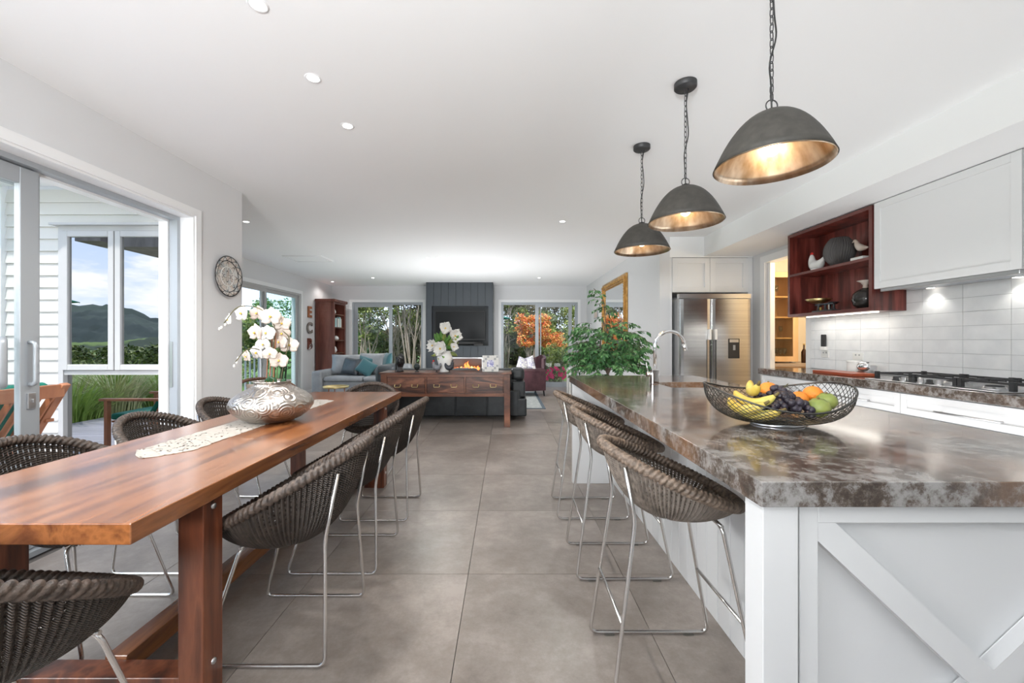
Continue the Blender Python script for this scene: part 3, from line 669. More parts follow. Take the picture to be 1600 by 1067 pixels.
# silver vase and orchid
vc = (-1.40, 2.47, .7535)
va = thing('silver_vase', 'squat round embossed silver vase standing on the lace runner', 'vase', vc)
MB().lathe([(.0001, .0), (.10, 0), (.125, .004), (.16, .02), (.205, .055), (.226, .088), (.228, .105), (.215, .135), (.18, .165), (.135, .19), (.105, .205), (.095, .215), (.098, .228), (.107, .236), (.100, .236), (.088, .222), (.088, .205), (.12, .188), (.2, .12), (.2, .06), (.1, .02), (.0001, .02)], vc, 64).build('body', M['silver'], va)
orc = thing('orchid', 'white and blush orchid sprays with dark stems growing from the silver vase', 'orchid', (vc[0], vc[1], .90))
def opt(px, py, dd=0): return at(px, py, 2.47+dd)
for pts in ([(425, 600, 0), (428, 545, 0), (427, 505, -.02), (405, 482, -.03), (372, 480, -.05), (350, 505, -.06)], [(432, 600, .01), (436, 540, .02), (440, 500, .02), (432, 490, .0)], [(418, 600, 0), (423, 560, .0), (400, 545, -.03), (383, 548, -.06), (368, 565, -.06)], [(438, 598, .01), (445, 560, .02), (452, 530, .02), (440, 515, .02)]):
    MB().tube(bez([opt(*p) for p in pts], 8), .0028, 6).build('stem', M['stem'], orc)
for px in (416, 421, 427): MB().tube([opt(px, 604), opt(px+4, 520)], .0028, 5).build('stake', M['outwood'], orc)
def petal(b, c, dirv, nrm, ln, wd, cup=.25):
    dirv = dirv.normalized(); sd = nrm.cross(dirv).normalized(); k0 = len(b.v); vs_ = []; fs = []
    for i in range(6):
        t = i/5; ww = wd*sin(pi*min(1, .08+t*.92))**.6*(1 if t < .95 else .4)
        for j in range(5):
            s = (j-2)/2; vs_.append(c+dirv*(ln*t)+sd*(ww*s)+nrm*(cup*ln*t*t - .12*ln*s*s + .03*ln*sin(9*t+3*s)))
    for i in range(5):
        for j in range(4): fs.append((i*5+j, i*5+j+1, i*5+j+6, i*5+j+5))
    b.add(vs_, fs, True)
def flower(parent, c, nrm, r, m_, cm, name='flower', n5=True):
    nrm = nrm.normalized(); up = V((0, 0, 1)); u = (up-nrm*up.dot(nrm)).normalized(); s = nrm.cross(u); b = MB()
    if n5:
        for a in (90, 215, 325): petal(b, c, u*sin(R(a))+s*cos(R(a)), nrm, r, r*.42, .1)
        for a in (12, 168): petal(b, c+nrm*.003, u*sin(R(a))+s*cos(R(a)), nrm, r*1.05, r*.66, .14)
    else:
        for k in range(9):
            a = k*40; petal(b, c, u*sin(R(a))+s*cos(R(a)), nrm, r*(1 if k % 2 else .8), r*.5, .55 if k % 2 else .8)
    f = b.build(name, m_, parent, solid=.0008)
    MB().ball(c+nrm*.01, r*.12, 8, 6).build('centre', cm, f)
rnd = random.Random(11)
for (px, py, r, dx, w_) in [(378, 490, .052, -.5, 1), (358, 500, .036, -.8, 1), (402, 490, .046, -.2, 0), (423, 495, .055, .1, 0), (440, 506, .046, .5, 0), (399, 520, .050, -.4, 0), (416, 521, .048, .1, 1), (440, 521, .046, .4, 0), (452, 540, .050, .3, 0), (436, 535, .046, 0, 0), (412, 538, .042, -.2, 1), (402, 551, .050, -.5, 1), (386, 557, .036, -.6, 0), (422, 553, .038, .2, 0), (436, 564, .048, .2, 0)]:
    flower(orc, opt(px, py, rnd.uniform(-.05, .05)), V((dx, -1, rnd.uniform(-.2, .35))), r*1.1, M['petalw'] if w_ else M['petal'], M['yellow'])
for (px, py) in [(346, 512), (343, 514), (352, 507), (370, 566), (366, 572), (372, 560)]: MB().ball(opt(px, py, -.05), (.007, .007, .010), 8, 6).build('bud', M['petalw'], orc)
b = MB(); petal(b, opt(424, 602), V((-.15, 0, 1)), V((0, -1, .2)), .055, .038); b.build('leaf', M['leafk'], orc, solid=.001)
b = MB(); petal(b, opt(436, 602), V((.8, 0, .6)), V((0, -1, .3)), .06, .02); b.build('leaf', M['leafk'], orc, solid=.001)
# decorative wall plate
wp = thing('wall_plate', 'round hand painted plate with grey floral pattern hung on the left wall', 'plate', (-2.58, 3.80, 1.82))
def platemat():
    m_, n, l, b = base('painted_plate')
    t = n.new('ShaderNodeTexCoord'); s = n.new('ShaderNodeSeparateXYZ'); l.new(t.outputs['Object'], s.inputs[0])
    def mt(op, a, c=None):
        q = n.new('ShaderNodeMath'); q.operation = op
        for i, v in enumerate((a, c)):
            if v is None: continue
            if isinstance(v, (int, float)): q.inputs[i].default_value = v
            else: l.new(v, q.inputs[i])
        return q.outputs[0]
    r = mt('SQRT', mt('ADD', mt('MULTIPLY', s.outputs[1], s.outputs[1]), mt('MULTIPLY', s.outputs[2], s.outputs[2])))
    an = mt('ARCTAN2', s.outputs[2], s.outputs[1])
    p1 = mt('ABSOLUTE', mt('SUBTRACT', mt('MULTIPLY', mt('ABSOLUTE', mt('COSINE', mt('MULTIPLY', an, 4))), .13), r))
    p2 = mt('ABSOLUTE', mt('SUBTRACT', mt('MULTIPLY', mt('ABSOLUTE', mt('SINE', mt('MULTIPLY', an, 4))), .09), r))
    p3 = mt('ABSOLUTE', mt('SUBTRACT', r, .142)); p4 = mt('ABSOLUTE', mt('SUBTRACT', r, mt('ADD', .161, mt('MULTIPLY', mt('SINE', mt('MULTIPLY', an, 14)), .014))))
    p5 = mt('ABSOLUTE', mt('SUBTRACT', mt('MULTIPLY', mt('ABSOLUTE', mt('COSINE', mt('MULTIPLY', an, 2))), .05), r))
    mn = mt('MINIMUM', mt('MINIMUM', p1, p2), mt('MINIMUM', p5, mt('MINIMUM', p3, p4))); ln = mt('LESS_THAN', mn, .0042)
    ed = mt('GREATER_THAN', r, .178); k = mt('MAXIMUM', ln, ed)
    z = n.new('ShaderNodeTexVoronoi'); z.inputs['Scale'].default_value = 26; l.new(t.outputs['Object'], z.inputs[0])
    c = n.new('ShaderNodeValToRGB'); e = c.color_ramp.elements; e[0].color = (.30, .33, .34, 1); e[1].color = (.62, .58, .52, 1); q = e.new(.55); q.color = (.52, .44, .38, 1); q = e.new(.3); q.color = (.60, .60, .58, 1)
    sp_ = n.new('ShaderNodeSeparateColor'); l.new(z.outputs['Color'], sp_.inputs[0]); l.new(sp_.outputs[0], c.inputs[0])
    x = n.new('ShaderNodeMix'); x.data_type = 'RGBA'; l.new(k, x.inputs[0]); l.new(c.outputs[0], x.inputs[6]); x.inputs[7].default_value = (.03, .03, .035, 1)
    l.new(x.outputs[2], b.inputs['Base Color']); b.inputs['Roughness'].default_value = .3; return m_
MB().lathe([(.0001, .012), (.12, .014), (.145, .022), (.186, .034), (.188, .030), (.145, .014), (.0001, .004)], (-2.58, 3.80, 1.82), 48, 'x').build('dish', platemat(), wp)
MB().lathe([(.09, 0), (.09, .014), (.084, .014), (.084, 0)], (-2.578, 3.80, 1.82), 24, 'x').build('foot_ring', M['white'], wp)
# ================================================================== PENDANTS
def pendant(y, lb, first=None):
    top = 2.093
    t = thing('pendant_light', lb, 'pendant light', (1.003, y, CE), 0, 'dome pendant lights over the island')
    prof = [(.004, top)]
    for k in range(1, 17):
        a = k/16*pi/2; prof.append((.200*(k/16), 1.893+(top-1.893)*(1-(k/16)**2.35)))
    MB().lathe(prof+[(.198, 1.893)], (1.003, y, 0), 56).build('shade', M['pend'], t)
    MB().lathe([(.197, 1.8935)]+[(r-.004, z-.004) for r, z in prof[::-1] if r > .03]+[(.0001, top-.006)], (1.003, y, 0), 56).build('lining', M['lining'], t)
    MB().lathe([(.0001, 2.03), (.02, 2.03), (.022, 2.10), (.0001, 2.10)], (1.003, y, 0), 16).build('lamp_holder', M['black'], t)
    MB().ball((1.003, y, 1.962), (.030, .030, .036), 16, 10).build('bulb', M['warm'], t)
    MB().lathe([(.012, top-.004), (.012, top+.012), (.0001, top+.016)], (1.003, y, 0), 12).build('cap', M['iron'], t)
    MB().tube([(1.003+.022*cos(a), y, top+.024+.022*sin(a)) for a in [2*pi*k/18 for k in range(18)]], .0025, 6, closed=True).build('ring', M['iron'], t)
    MB().lathe([(.0001, CE-.032), (.054, CE-.032), (.060, CE-.026), (.060, CE)], (1.003, y, 0), 32).build('canopy', M['iron'], t)
    z = top+.045; k = 0; lm = None
    while z < CE-.045:
        if lm is None:
            pts = [(.007*cos(a), 0, .0155*sin(a)+(.003 if sin(a) > 0 else -.003)) for a in [2*pi*q/12 for q in range(12)]]
            lm = MB().tube(pts, .0019, 5, closed=True).mesh('chain_link', M['iron'])
        o = bpy.data.objects.new('chain_link', lm); C.objects.link(o); o.parent = t; o.location = (0, 0, z-CE+.012); o.rotation_euler = (0, 0, (k % 2)*pi/2+.3); z += .029; k += 1
    pts = [(1.003+.012*sin(5*q)+.004, y+.008*cos(3*q), top+.01+(CE-.03-top-.01)*q/6) for q in range(7)]
    pts[0] = (1.003, y, top+.01); pts[-1] = (1.02, y, CE-.03)
    MB().tube(bez(pts, 5), .0032, 6).build('cord', M['black'], t)
    lamp('POINT', 'pendant_glow', (1.003, y, 1.915), 2.6, (1, .72, .42), size=.03)
pendant(1.56, 'large dome pendant nearest the camera, bulb glowing inside silver lining')
pendant(2.31, 'middle dome pendant of the three over the island')
pendant(3.055, 'farthest and smallest looking dome pendant over the island')
# ================================================================== ISLAND
ZT = .92
isl = thing('kitchen_island', 'long white panelled kitchen island base with barn style braced end', 'kitchen island', (1.1, 2.28, 0))
IX0, IX1, IY0, IY1 = .56, 1.66, .905, 3.67
MB().box(.932, 1.60, .985, 3.59, .06, .865).build('body', M['lacquer2'], isl)
MB().box(.96, 1.57, 1.0, 3.58, 0, .06).build('plinth', M['grey'], isl)
for k in range(26):
    a = .995+k*.1004
    MB().box(.920, .932, a, a+.0975, .0, .863).build('board', M['lacquer2'], isl, bevel=.002, seg=1)
MB().box(.575, .655, .925, .995, 0, .864).build('post', M['lacquer2'], isl, bevel=.002, seg=1)
MB().box(1.565, 1.645, .925, .995, 0, .864).build('post', M['lacquer2'], isl, bevel=.002, seg=1)
MB().box(.572, .932, 3.55, 3.606, 0, .864).box(.905, .932, 3.606, 3.65, 0, .864).build('end_panel', M['lacquer2'], isl, bevel=.002, seg=1)
# braced end: frame, panel, X braces
fy_ = .938
MB().box(.655, 1.565, .975, .99, 0, .864).build('end_backing', M['lacquer2'], isl)
fr = MB().box(.667, .709, fy_, .975, 0, .864).box(1.511, 1.553, fy_, .975, 0, .864).box(.709, 1.511, fy_, .975, .815, .864).box(.709, 1.511, fy_, .975, .0, .06)
fr.build('end_frame', M['lacquer2'], isl, bevel=.0015, seg=1)
def brace(ax, az, bx_, bz, nm):
    b = MB(); a = V((ax, 0, az)); c = V((bx_, 0, bz)); t = (c-a).normalized(); n = V((-t.z, 0, t.x))*.0275
    def clip(p): return V((min(max(p.x, .709), 1.511), 0, min(max(p.z, .06), .815)))
    w2 = .0275*1.43
    sgn = 1 if bx_ > ax else -1
    P = [(ax, az), (ax+sgn*w2, az), (bx_, bz+w2), (bx_, bz), (bx_-sgn*w2, bz), (ax, az-w2)]; yo = 0 if nm == 'a' else .0012
    vs_ = [(x, y, z) for y in (fy_+.002+yo, .9745-yo) for x, z in P]
    b.add(vs_, [(0, 1, 2, 3, 4, 5), (11, 10, 9, 8, 7, 6)]+[(i, (i+1) % 6, (i+1) % 6+6, i+6) for i in range(6)])
    b.build('brace', M['lacquer2'], isl, bevel=.0012, seg=1)
brace(.709, .815, 1.511, .06, 'a'); brace(1.511, .815, .709, .06, 'b')
# stone top with sink cut-out
SX0, SX1, SY0, SY1 = 1.09, 1.50, 2.72, 3.08
bt = MB()
def slab(b, X0, X1, Y0, Y1, z0, z1, hole=None):
    if not hole: return b.box(X0, X1, Y0, Y1, z0, z1)
    a0, a1, c0, c1 = hole; o = [(X0, Y0), (X1, Y0), (X1, Y1), (X0, Y1)]; h = [(a0, c0), (a1, c0), (a1, c1), (a0, c1)]
    vs_ = [(x, y, z) for z in (z0, z1) for x, y in o+h]; fs = []
    for i in range(4):
        j = (i+1) % 4
        fs += [(i, j, 4+j, 4+i)[::-1], (8+i, 8+j, 12+j, 12+i), (i, j, 8+j, 8+i), (4+j, 4+i, 12+i, 12+j)]
    return b.add(vs_, fs)
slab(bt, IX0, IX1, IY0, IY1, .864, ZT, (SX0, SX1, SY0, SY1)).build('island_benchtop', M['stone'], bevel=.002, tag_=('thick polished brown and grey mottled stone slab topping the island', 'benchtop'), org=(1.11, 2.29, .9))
sk = thing('sink', 'undermounted dark steel sink set into the island stone', 'sink', (1.3, 2.9, .864))
b = MB().box(SX0-.01, SX1+.01, SY0-.01, SY1+.01, .69, .695).box(SX0-.01, SX0, SY0, SY1, .695, .864).box(SX1, SX1+.01, SY0, SY1, .695, .864).box(SX0-.01, SX1+.01, SY0-.01, SY0, .695, .864).box(SX0-.01, SX1+.01, SY1, SY1+.01, .695, .864)
b.build('basin', M['steel'], sk); MB().cyl((1.3, 2.9, .695), .04, .004).build('drain', M['chrome'], sk)
ft = thing('kitchen_tap', 'tall chrome gooseneck kitchen tap standing beside the sink', 'tap', (1.055, 2.94, ZT))
fx, fyy = 1.055, 2.94
MB().box(fx-.024, fx+.024, fyy-.024, fyy+.024, ZT, ZT+.105).build('body', M['chrome'], ft, bevel=.004)
pts = [(fx+.004, fyy, ZT+.10), (fx+.004, fyy, ZT+.27)]+[(fx+.004+.105-.105*cos(a), fyy, ZT+.27+.105*sin(a)) for a in [pi*k/14 for k in range(1, 13)]]+[(fx+.004+.214, fyy, ZT+.262)]
MB().tube(pts, .0125, 14).build('spout', M['chrome'], ft)
MB().tube([(fx+.212, fyy, ZT+.285), (fx+.220, fyy, ZT+.240)], .0145, 14).build('nozzle', M['chrome'], ft)
MB().tube([(fx-.024, fyy, ZT+.07), (fx-.055, fyy, ZT+.07)], .018, 12).build('mixer_knob', M['chrome'], ft)
MB().tube([(fx-.045, fyy, ZT+.075), (fx-.058, fyy, ZT+.155)], .0042, 8).build('lever', M['chrome'], ft)
# ------------------------------------------------------------------ fruit bowl
BC = V((1.005, 1.53, ZT))
bw_ = thing('fruit_bowl', 'boat shaped black wire mesh fruit bowl on the island', 'bowl', BC)
def bowl(th, v):
    c, s = cos(th), sin(th)
    zr = .085+.062*c*c+.030*max(0, s)-.018*max(0, -s)
    h = sin(pi/2*(.22+.78*v)); q = ((v))**1.9
    return BC+V((.262*c*h, .165*s*h*(1 if s > 0 else 1.0), .012+(zr-.012)*q))
b = MB(); NW = 60
for s in (-1, 1):
    for k in range(NW):
        b.tube([bowl(2*pi*(k/NW)+s*v*.95, v) for v in [i/16 for i in range(17)]], .0012, 4, caps=False)
stuff(b.build('wire_mesh', M['wire'], bw_))
MB().tube([bowl(2*pi*k/72, 1) for k in range(72)], .0034, 8, closed=True).build('rim', M['wire'], bw_)
MB().tube([bowl(2*pi*k/48, .0) for k in range(48)], .0028, 8, closed=True).build('base_ring', M['wire'], bw_)
MB().lathe([(.070, 0), (.074, .002), (.066, .013), (.060, .013)], BC, 40, sx_=1.25).build('foot', M['steel'], bw_)
MB().lathe([(.0001, .013), (.06, .013), (.0605, .015), (.0001, .0155)], BC, 32, sx_=1.25).build('base_plate', M['wire'], bw_)
def banana(p, rz, tilt, parent, s=1):
    b = MB(); n = 13; pts = []; r_ = []
    for i in range(n):
        a = -1.0+2.0*i/(n-1); pts.append(V((.075*s*sin(a)*1.15, 0, .075*s*(1-cos(a)))));
        t = abs(i/(n-1)-.5)*2; r_.append(.0175*s*(1-t**5*.75) if i not in (0, n-1) else .006*s)
    Mx = Matrix.Translation(V(p)) @ Matrix.Rotation(rz, 4, 'Z') @ Matrix.Rotation(tilt, 4, 'X')
    b.tube([Mx @ q for q in pts], r_, 7)
    o = b.build('banana', M['banana'], parent)
    b = MB(); e_ = Mx @ pts[0]; d_ = (Mx @ pts[0]-Mx @ pts[1]).normalized(); b.tube([e_, e_+d_*.018*s], [.006*s, .004*s], 6)
    b.build('stalk', M['bantip'], o)
bb = thing('banana_bunch', 'bunch of ripe bananas at the left end of the wire fruit bowl', 'bananas', BC+V((-.13, -.02, .06)))
for (dx, dy, dz, rz, ti) in [(-.155, -.045, .062, 1.9, .55), (-.115, -.035, .085, 2.05, .35), (-.085, .015, .118, 1.2, .2), (-.12, -.06, .045, 2.2, .9)]: banana(BC+V((dx, dy, dz)), rz, ti, bb)
gr = thing('grape_bunch', 'heaped bunches of dark purple grapes in the middle of the fruit bowl', 'grapes', BC+V((0, -.02, .05)))
rnd = random.Random(2); b = MB()
for k in range(150):
    x = rnd.uniform(-.075, .085); y = rnd.uniform(-.085, .05); zt = .140-abs(x+.0)*.55-abs(y)*.40; z = rnd.uniform(max(.035, zt-.035), max(.04, zt))
    b.ball(BC+V((x, y, z)), rnd.uniform(.0115, .0145), 9, 6)
stuff(b.build('berries', M['grape'], gr)); MB().tube(bez([BC+V((.02, .0, .09)), BC+V((.03, .01, .13)), BC+V((.04, .0, .15))], 4), .0018, 5).build('stalk', M['stem'], gr)
def fruit(nm, lb, p, r, m_, cat, pear=False, grp=None):
    t = thing(nm, lb, cat, BC+V(p), 0, grp)
    if pear: MB().lathe([(.0001, -.9*r), (.45*r, -.8*r), (.95*r, -.25*r), (r, .1*r), (.85*r, .55*r), (.45*r, .9*r), (.0001, .8*r)], BC+V(p), 18).build('flesh', m_, t)
    else: MB().ball(BC+V(p), (r, r, r*.92), 18, 12).build('flesh', m_, t)
    MB().cyl(BC+V(p)+V((0, 0, r*.86)), .0035, .006, 8).build('stalk_end', M['bantip'], t)
fruit('mandarin', 'large mandarin at the back of the bowl between bananas and grapes', (-.005, .045, .118), .036, M['orange'], 'fruit', grp='citrus in the wire bowl')
fruit('mandarin', 'mandarin behind the grapes right of the bowl centre', (.060, .065, .095), .032, M['orange'], 'fruit', grp='citrus in the wire bowl')
fruit('mandarin', 'orange mandarin touching the middle green apple', (.105, .035, .088), .032, M['orange'], 'fruit', grp='citrus in the wire bowl')
fruit('mandarin', 'rightmost orange mandarin, above the right green apple', (.165, .045, .105), .034, M['orange'], 'fruit', grp='citrus in the wire bowl')
fruit('apple', 'large yellow green apple just right of the grapes', (.118, -.045, .066), .038, M['apple'], 'fruit', True, 'green apples in the wire bowl')
fruit('apple', 'green apple at the right end of the fruit bowl', (.180, -.002, .083), .035, M['apple'], 'fruit', True, 'green apples in the wire bowl')
# ================================================================== KITCHEN WALL RUN
CX = 2.84
MB().box(CX, 3.412, .75, 4.66, .857, ZT).build('kitchen_benchtop', M['stone2'], bevel=.002, tag_=('long grey brown stone benchtop along the kitchen wall holding the hob', 'benchtop'), org=(3.1, 2.7, .89))
def handle(p, y0, y1, x, z, drop=0):
    b = MB().tube([(x-.032, y0-.012, z), (x-.032, y1+.012, z)], .0065, 10)
    for y in (y0+.01, y1-.01): b.tube([(x-.032, y, z), (x, y, z)], .005, 8)
    b.build('handle', M['steel'], p)
def shaker(p, name, x, y0, y1, z0, z1, w_=.045):
    o = MB().box(x+.008, x+.020, y0+.002, y1-.002, z0+.002, z1-.002).build(name, M['lacquer'], p)
    frame_x(MB(), x, x+.008, y0+.002, y1-.002, z0+.002, z1-.002, w_).build('rail_frame', M['lacquer'], o, bevel=.001, seg=1)
    return o
lbs = ['white drawer cabinet directly below the gas hob with long handle', 'white drawer cabinet left of the hob cabinet toward the pantry', 'short white drawer cabinet at the pantry end of the wall run', 'white drawer cabinet at the camera end of the wall run']
for i, (a, c) in enumerate([(2.1, 3.0), (3.0, 3.85), (3.85, 4.63), (1.2, 2.1)]):
    t = thing('base_cabinet', lbs[i], 'cabinet', (3.15, (a+c)/2, 0), 0, 'white base cabinets under the wall benchtop')
    MB().box(2.884, 3.41, a+.001, c-.001, .12, .856).build('body', M['lacquer'], t)
    MB().box(2.93, 3.40, a+.002, c-.002, 0, .12).build('plinth', M['grey'], t)
    for z0, z1 in ((.70, .850), (.42, .696), (.13, .416)):
        d = shaker(t, 'drawer', 2.862, a, c, z0, z1)
        handle(d, (a+c)/2-.18, (a+c)/2+.17, 2.862, z1-.09)
# hob
hb = thing('gas_hob', 'wide stainless steel gas hob with black cast iron trivets', 'hob', (3.1, 2.88, ZT))
MB().box(2.89, 3.375, 2.42, 3.33, ZT+.0005, ZT+.008).build('tray', M['steel'], hb, bevel=.003)
for k in range(6):
    y = 3.12-.062*k
    MB().lathe([(.022, ZT+.008), (.022, ZT+.014), (.017, ZT+.016), (.016, ZT+.038), (.0001, ZT+.040)], (2.945, y, 0), 16).build('knob', M['steel' if k % 2 else 'iron'], hb)
for (x, y, r) in [(3.24, 3.18, .045), (3.06, 3.20, .034), (3.13, 2.87, .062), (3.24, 2.57, .045), (3.03, 2.56, .05)]:
    bn = MB().lathe([(r*1.25, ZT+.008), (r*1.25, ZT+.012), (r, ZT+.014), (r, ZT+.024), (.0001, ZT+.026)], (x, y, 0), 22).build('burner', M['steel'], hb)
    MB().lathe([(r*.8, ZT+.024), (r*.8, ZT+.032), (.0001, ZT+.034)], (x, y, 0), 20).build('cap', M['iron'], bn)
for (ya, yb) in ((3.04, 3.32), (2.74, 3.02), (2.43, 2.71)):
    b = MB(); x0, x1 = (2.985, 3.36); z = ZT+.052
    b.bar((x0, ya, z), (x1, ya, z), .012, .012).bar((x0, yb, z), (x1, yb, z), .012, .012).bar((x0, ya, z), (x0, yb, z), .012, .012).bar((x1, ya, z), (x1, yb, z), .012, .012)
    ym = (ya+yb)/2; xm = (x0+x1)/2
    for x in (x0, x1):
        s = 1 if x == x0 else -1; b.bar((x, ym, z), (x+s*.07, ym, z), .010, .012)
        b.bar((x+s*.09, ya, z), (x+s*.09, ya+.08, z), .010, .012).bar((x+s*.09, yb, z), (x+s*.09, yb-.08, z), .010, .012)
    b.bar((xm, ya, z), (xm, ya+.09, z), .010, .012).bar((xm, yb, z), (xm, yb-.09, z), .010, .012)
    for x in (x0, x1):
        for y in (ya, yb): b.box(x-.012, x+.012, y-.012, y+.012, ZT+.008, z+.012)
    b.build('trivet', M['iron'], hb)
# range hood cabinet
rh = thing('range_hood', 'white panelled range hood cupboard above the gas hob', 'range hood', (3.27, 3.0, 1.67))
MB().box(3.15, 3.41, 2.505, 3.515, 1.70, 2.395).build('body', M['lacquer'], rh)
shaker(rh, 'front_panel', 3.13, 2.505, 3.515, 1.665, 2.395, .055)
MB().box(3.15, 3.40, 2.53, 3.42, 1.650, 1.70).build('canopy', M['steel'], rh)
MB().box(3.135, 3.165, 2.52, 3.46, 1.638, 1.664).build('front_strip', M['steel'], rh, bevel=.003)
MB().box(3.20, 3.36, 2.60, 3.35, 1.646, 1.650).build('filter', M['alu'], rh)
for y in (3.28, 2.72):
    MB().cyl((3.37, y, 1.645), .024, .005, 16).build('lamp', M['strip'], rh); lamp('SPOT', 'hood_lamp', (3.36, y, 1.64), 2.2, (1, .96, .88), size=.03, spot=R(120))
uc = thing('wall_cabinet', 'white wall cupboard at the right edge beside the range hood', 'cabinet', (3.27, 2.0, 1.67))
MB().box(3.15, 3.41, 1.20, 2.50, 1.665, 2.395).build('body', M['lacquer'], uc); shaker(uc, 'door', 3.13, 1.85, 2.5, 1.665, 2.395, .055); shaker(uc, 'door', 3.13, 1.20, 1.85, 1.665, 2.395, .055)
# jarrah display shelf
js = thing('display_shelf', 'open dark red timber wall box with two display shelves', 'shelf', (3.27, 4.04, 1.486))
y0, y1, z0, z1 = 3.52, 4.57, 1.486, 2.385
MB().box(3.12, 3.412, y0, y0+.03, z0, z1).build('side', M['jarrah'], js); MB().box(3.12, 3.412, y1-.03, y1, z0, z1).build('side', M['jarrah'], js)
MB().box(3.12, 3.412, y0+.03, y1-.03, z1-.03, z1).build('top', M['jarrah'], js); MB().box(3.12, 3.412, y0+.03, y1-.03, z0, z0+.03).build('bottom', M['jarrah'], js)
MB().box(3.125, 3.40, y0+.03, y1-.03, 1.925, 1.95).build('shelf_board', M['jarrah'], js); MB().box(3.40, 3.412, y0+.03, y1-.03, z0+.03, z1-.03).build('back', M['jarrah'], js)
frame_x(MB(), 3.117, 3.121, y0, y1, z0, z1, .03).box(3.117, 3.126, y0+.03, y1-.03, 1.925, 1.95).build('edge_strip', M['jarrahe'], js)
MB().box(3.25, 3.27, y0+.1, y1-.1, z0-.008, z0).build('led_strip', M['strip'], js)
lamp('AREA', 'shelf_strip_light', (3.27, 4.04, z0-.02), 1.3, (1, .95, .85), (0, 0, 0), .05, .9)
# things on the shelf
def figure(parent, name, path, rad, m_, n=12, sq=(1, 1)): return MB().tube(bez(path, 4), interp(rad, (len(path)-1)*4+1), n, sq=sq).build(name, m_, parent)
def interp(r, n): 
    o = []
    for i in range(n):
        t = i/(n-1)*(len(r)-1); k = min(int(t), len(r)-2); o.append(r[k]+(r[k+1]-r[k])*(t-k))
    return o
S1, S0 = 1.95, 1.516
hx, hy = 3.20, 4.25
hn = thing('hen_figurine', 'white ceramic hen with red comb on the upper shelf', 'figurine', (hx, hy, S1))
figure(hn, 'body', [(hx, hy-.09, S1+.125), (hx, hy-.07, S1+.09), (hx, hy-.02, S1+.055), (hx, hy+.03, S1+.06), (hx, hy+.065, S1+.105), (hx, hy+.072, S1+.155), (hx, hy+.075, S1+.175)], [.006, .028, .052, .056, .036, .022, .012], M['white'])
MB().lathe([(.0001, 0), (.045, 0), (.05, .02), (.0001, .03)], (hx, hy+.01, S1), 18).build('base', M['white'], hn)
b = MB()
for k in range(4): b.ball((hx, hy+.058+.010*k, S1+.185+.006*(k in (1, 2))), (.004, .006, .012), 8, 6)
b.ball((hx, hy+.092, S1+.145), (.004, .006, .012), 8, 6); b.build('comb', M['red'], hn)
rv = MB(); c_ = (3.22, 3.99, S1)
def rib(u, v):
    th = 2*pi*u; r = .004+.120*sin(pi*(.12+.72*v))**.8; r *= 1+.045*sin(36*th+2.5*sin(5*v)); return (c_[0]+r*cos(th), c_[1]+r*sin(th), S1+.002+.265*v)
rv.grid(rib, 288, 16, cu=True)
rb = thing('ribbed_vase', 'round charcoal vase with fine vertical ribs on the upper shelf', 'vase', c_)
rv.build('body', flat('charcoal_ceramic', (.075, .07, .068), .6), rb); MB().lathe([(.075, .262), (.068, .270), (.060, .264), (.055, .18), (.0001, .16)], c_, 32).build('neck', M['black'], rb)
bx_, by_ = 3.20, 3.73
bd = thing('bird_figurine', 'pale carved shore bird standing on a white block, upper shelf right', 'figurine', (bx_, by_, S1))
MB().box(bx_-.035, bx_+.035, by_-.065, by_+.07, S1, S1+.035).build('block', M['white'], bd, bevel=.004)
figure(bd, 'body', [(bx_, by_-.085, S1+.105), (bx_, by_-.04, S1+.11), (bx_, by_, S1+.12), (bx_, by_+.03, S1+.15), (bx_, by_+.045, S1+.185), (bx_, by_+.06, S1+.192), (bx_, by_+.09, S1+.182)], [.004, .022, .032, .024, .014, .015, .002], M['petal'])
for dx in (-.008, .008): MB().tube([(bx_+dx, by_, S1+.09), (bx_+dx, by_+.004, S1+.035)], .002, 5).build('leg', M['iron'], bd)
sx_, sy_ = 3.20, 4.20
ks = thing('kitchen_scales', 'antique black balance scales with brass pan on the lower shelf', 'scales', (sx_, sy_, S0))
MB().box(sx_-.05, sx_+.05, sy_-.20, sy_+.06, S0, S0+.018).build('base', M['iron'], ks, bevel=.004)
for yy in (sy_+.03, sy_-.06, sy_-.165): MB().lathe([(.022, .018), (.012, .03), (.010, .06), (.016, .075), (.0001, .08)], (sx_, yy, S0), 14).build('pillar', M['iron'], ks)
MB().bar((sx_-.02, sy_+.05, S0+.078), (sx_-.02, sy_-.19, S0+.078), .006, .014).bar((sx_+.02, sy_+.05, S0+.078), (sx_+.02, sy_-.19, S0+.078), .006, .014).build('beam', M['chrome'], ks)
MB().lathe([(.0001, .09), (.05, .096), (.095, .115), (.115, .137), (.112, .139), (.093, .119), (.0001, .098)], (sx_, sy_+.03, S0), 28).build('pan', M['brass'], ks)
MB().cyl((sx_, sy_-.165, S0+.085), .045, .006, 20).build('weight_plate', M['iron'], ks)
for i, (yy, h) in enumerate([(sy_-.04, .03), (sy_-.155, .05)]): MB().cyl((sx_-.03, yy, S0+.018), .014, h, 12).build('weight', M['brass' if i == 0 else 'chrome'], ks)
gv = thing('gourd_vase', 'dark glossy round vase with flared pale neck on the lower shelf', 'vase', (3.22, 3.70, S0))
MB().lathe([(.0001, 0), (.05, 0), (.085, .03), (.10, .08), (.092, .13), (.06, .165), (.03, .178), (.022, .185)], (3.22, 3.70, S0), 32).build('body', flat('dark_glaze', (.022, .02, .018), .15), gv)
MB().lathe([(.022, .185), (.018, .21), (.034, .235), (.062, .25), (.058, .252), (.03, .24), (.014, .21)], (3.22, 3.70, S0), 28).build('neck', M['petal'], gv)
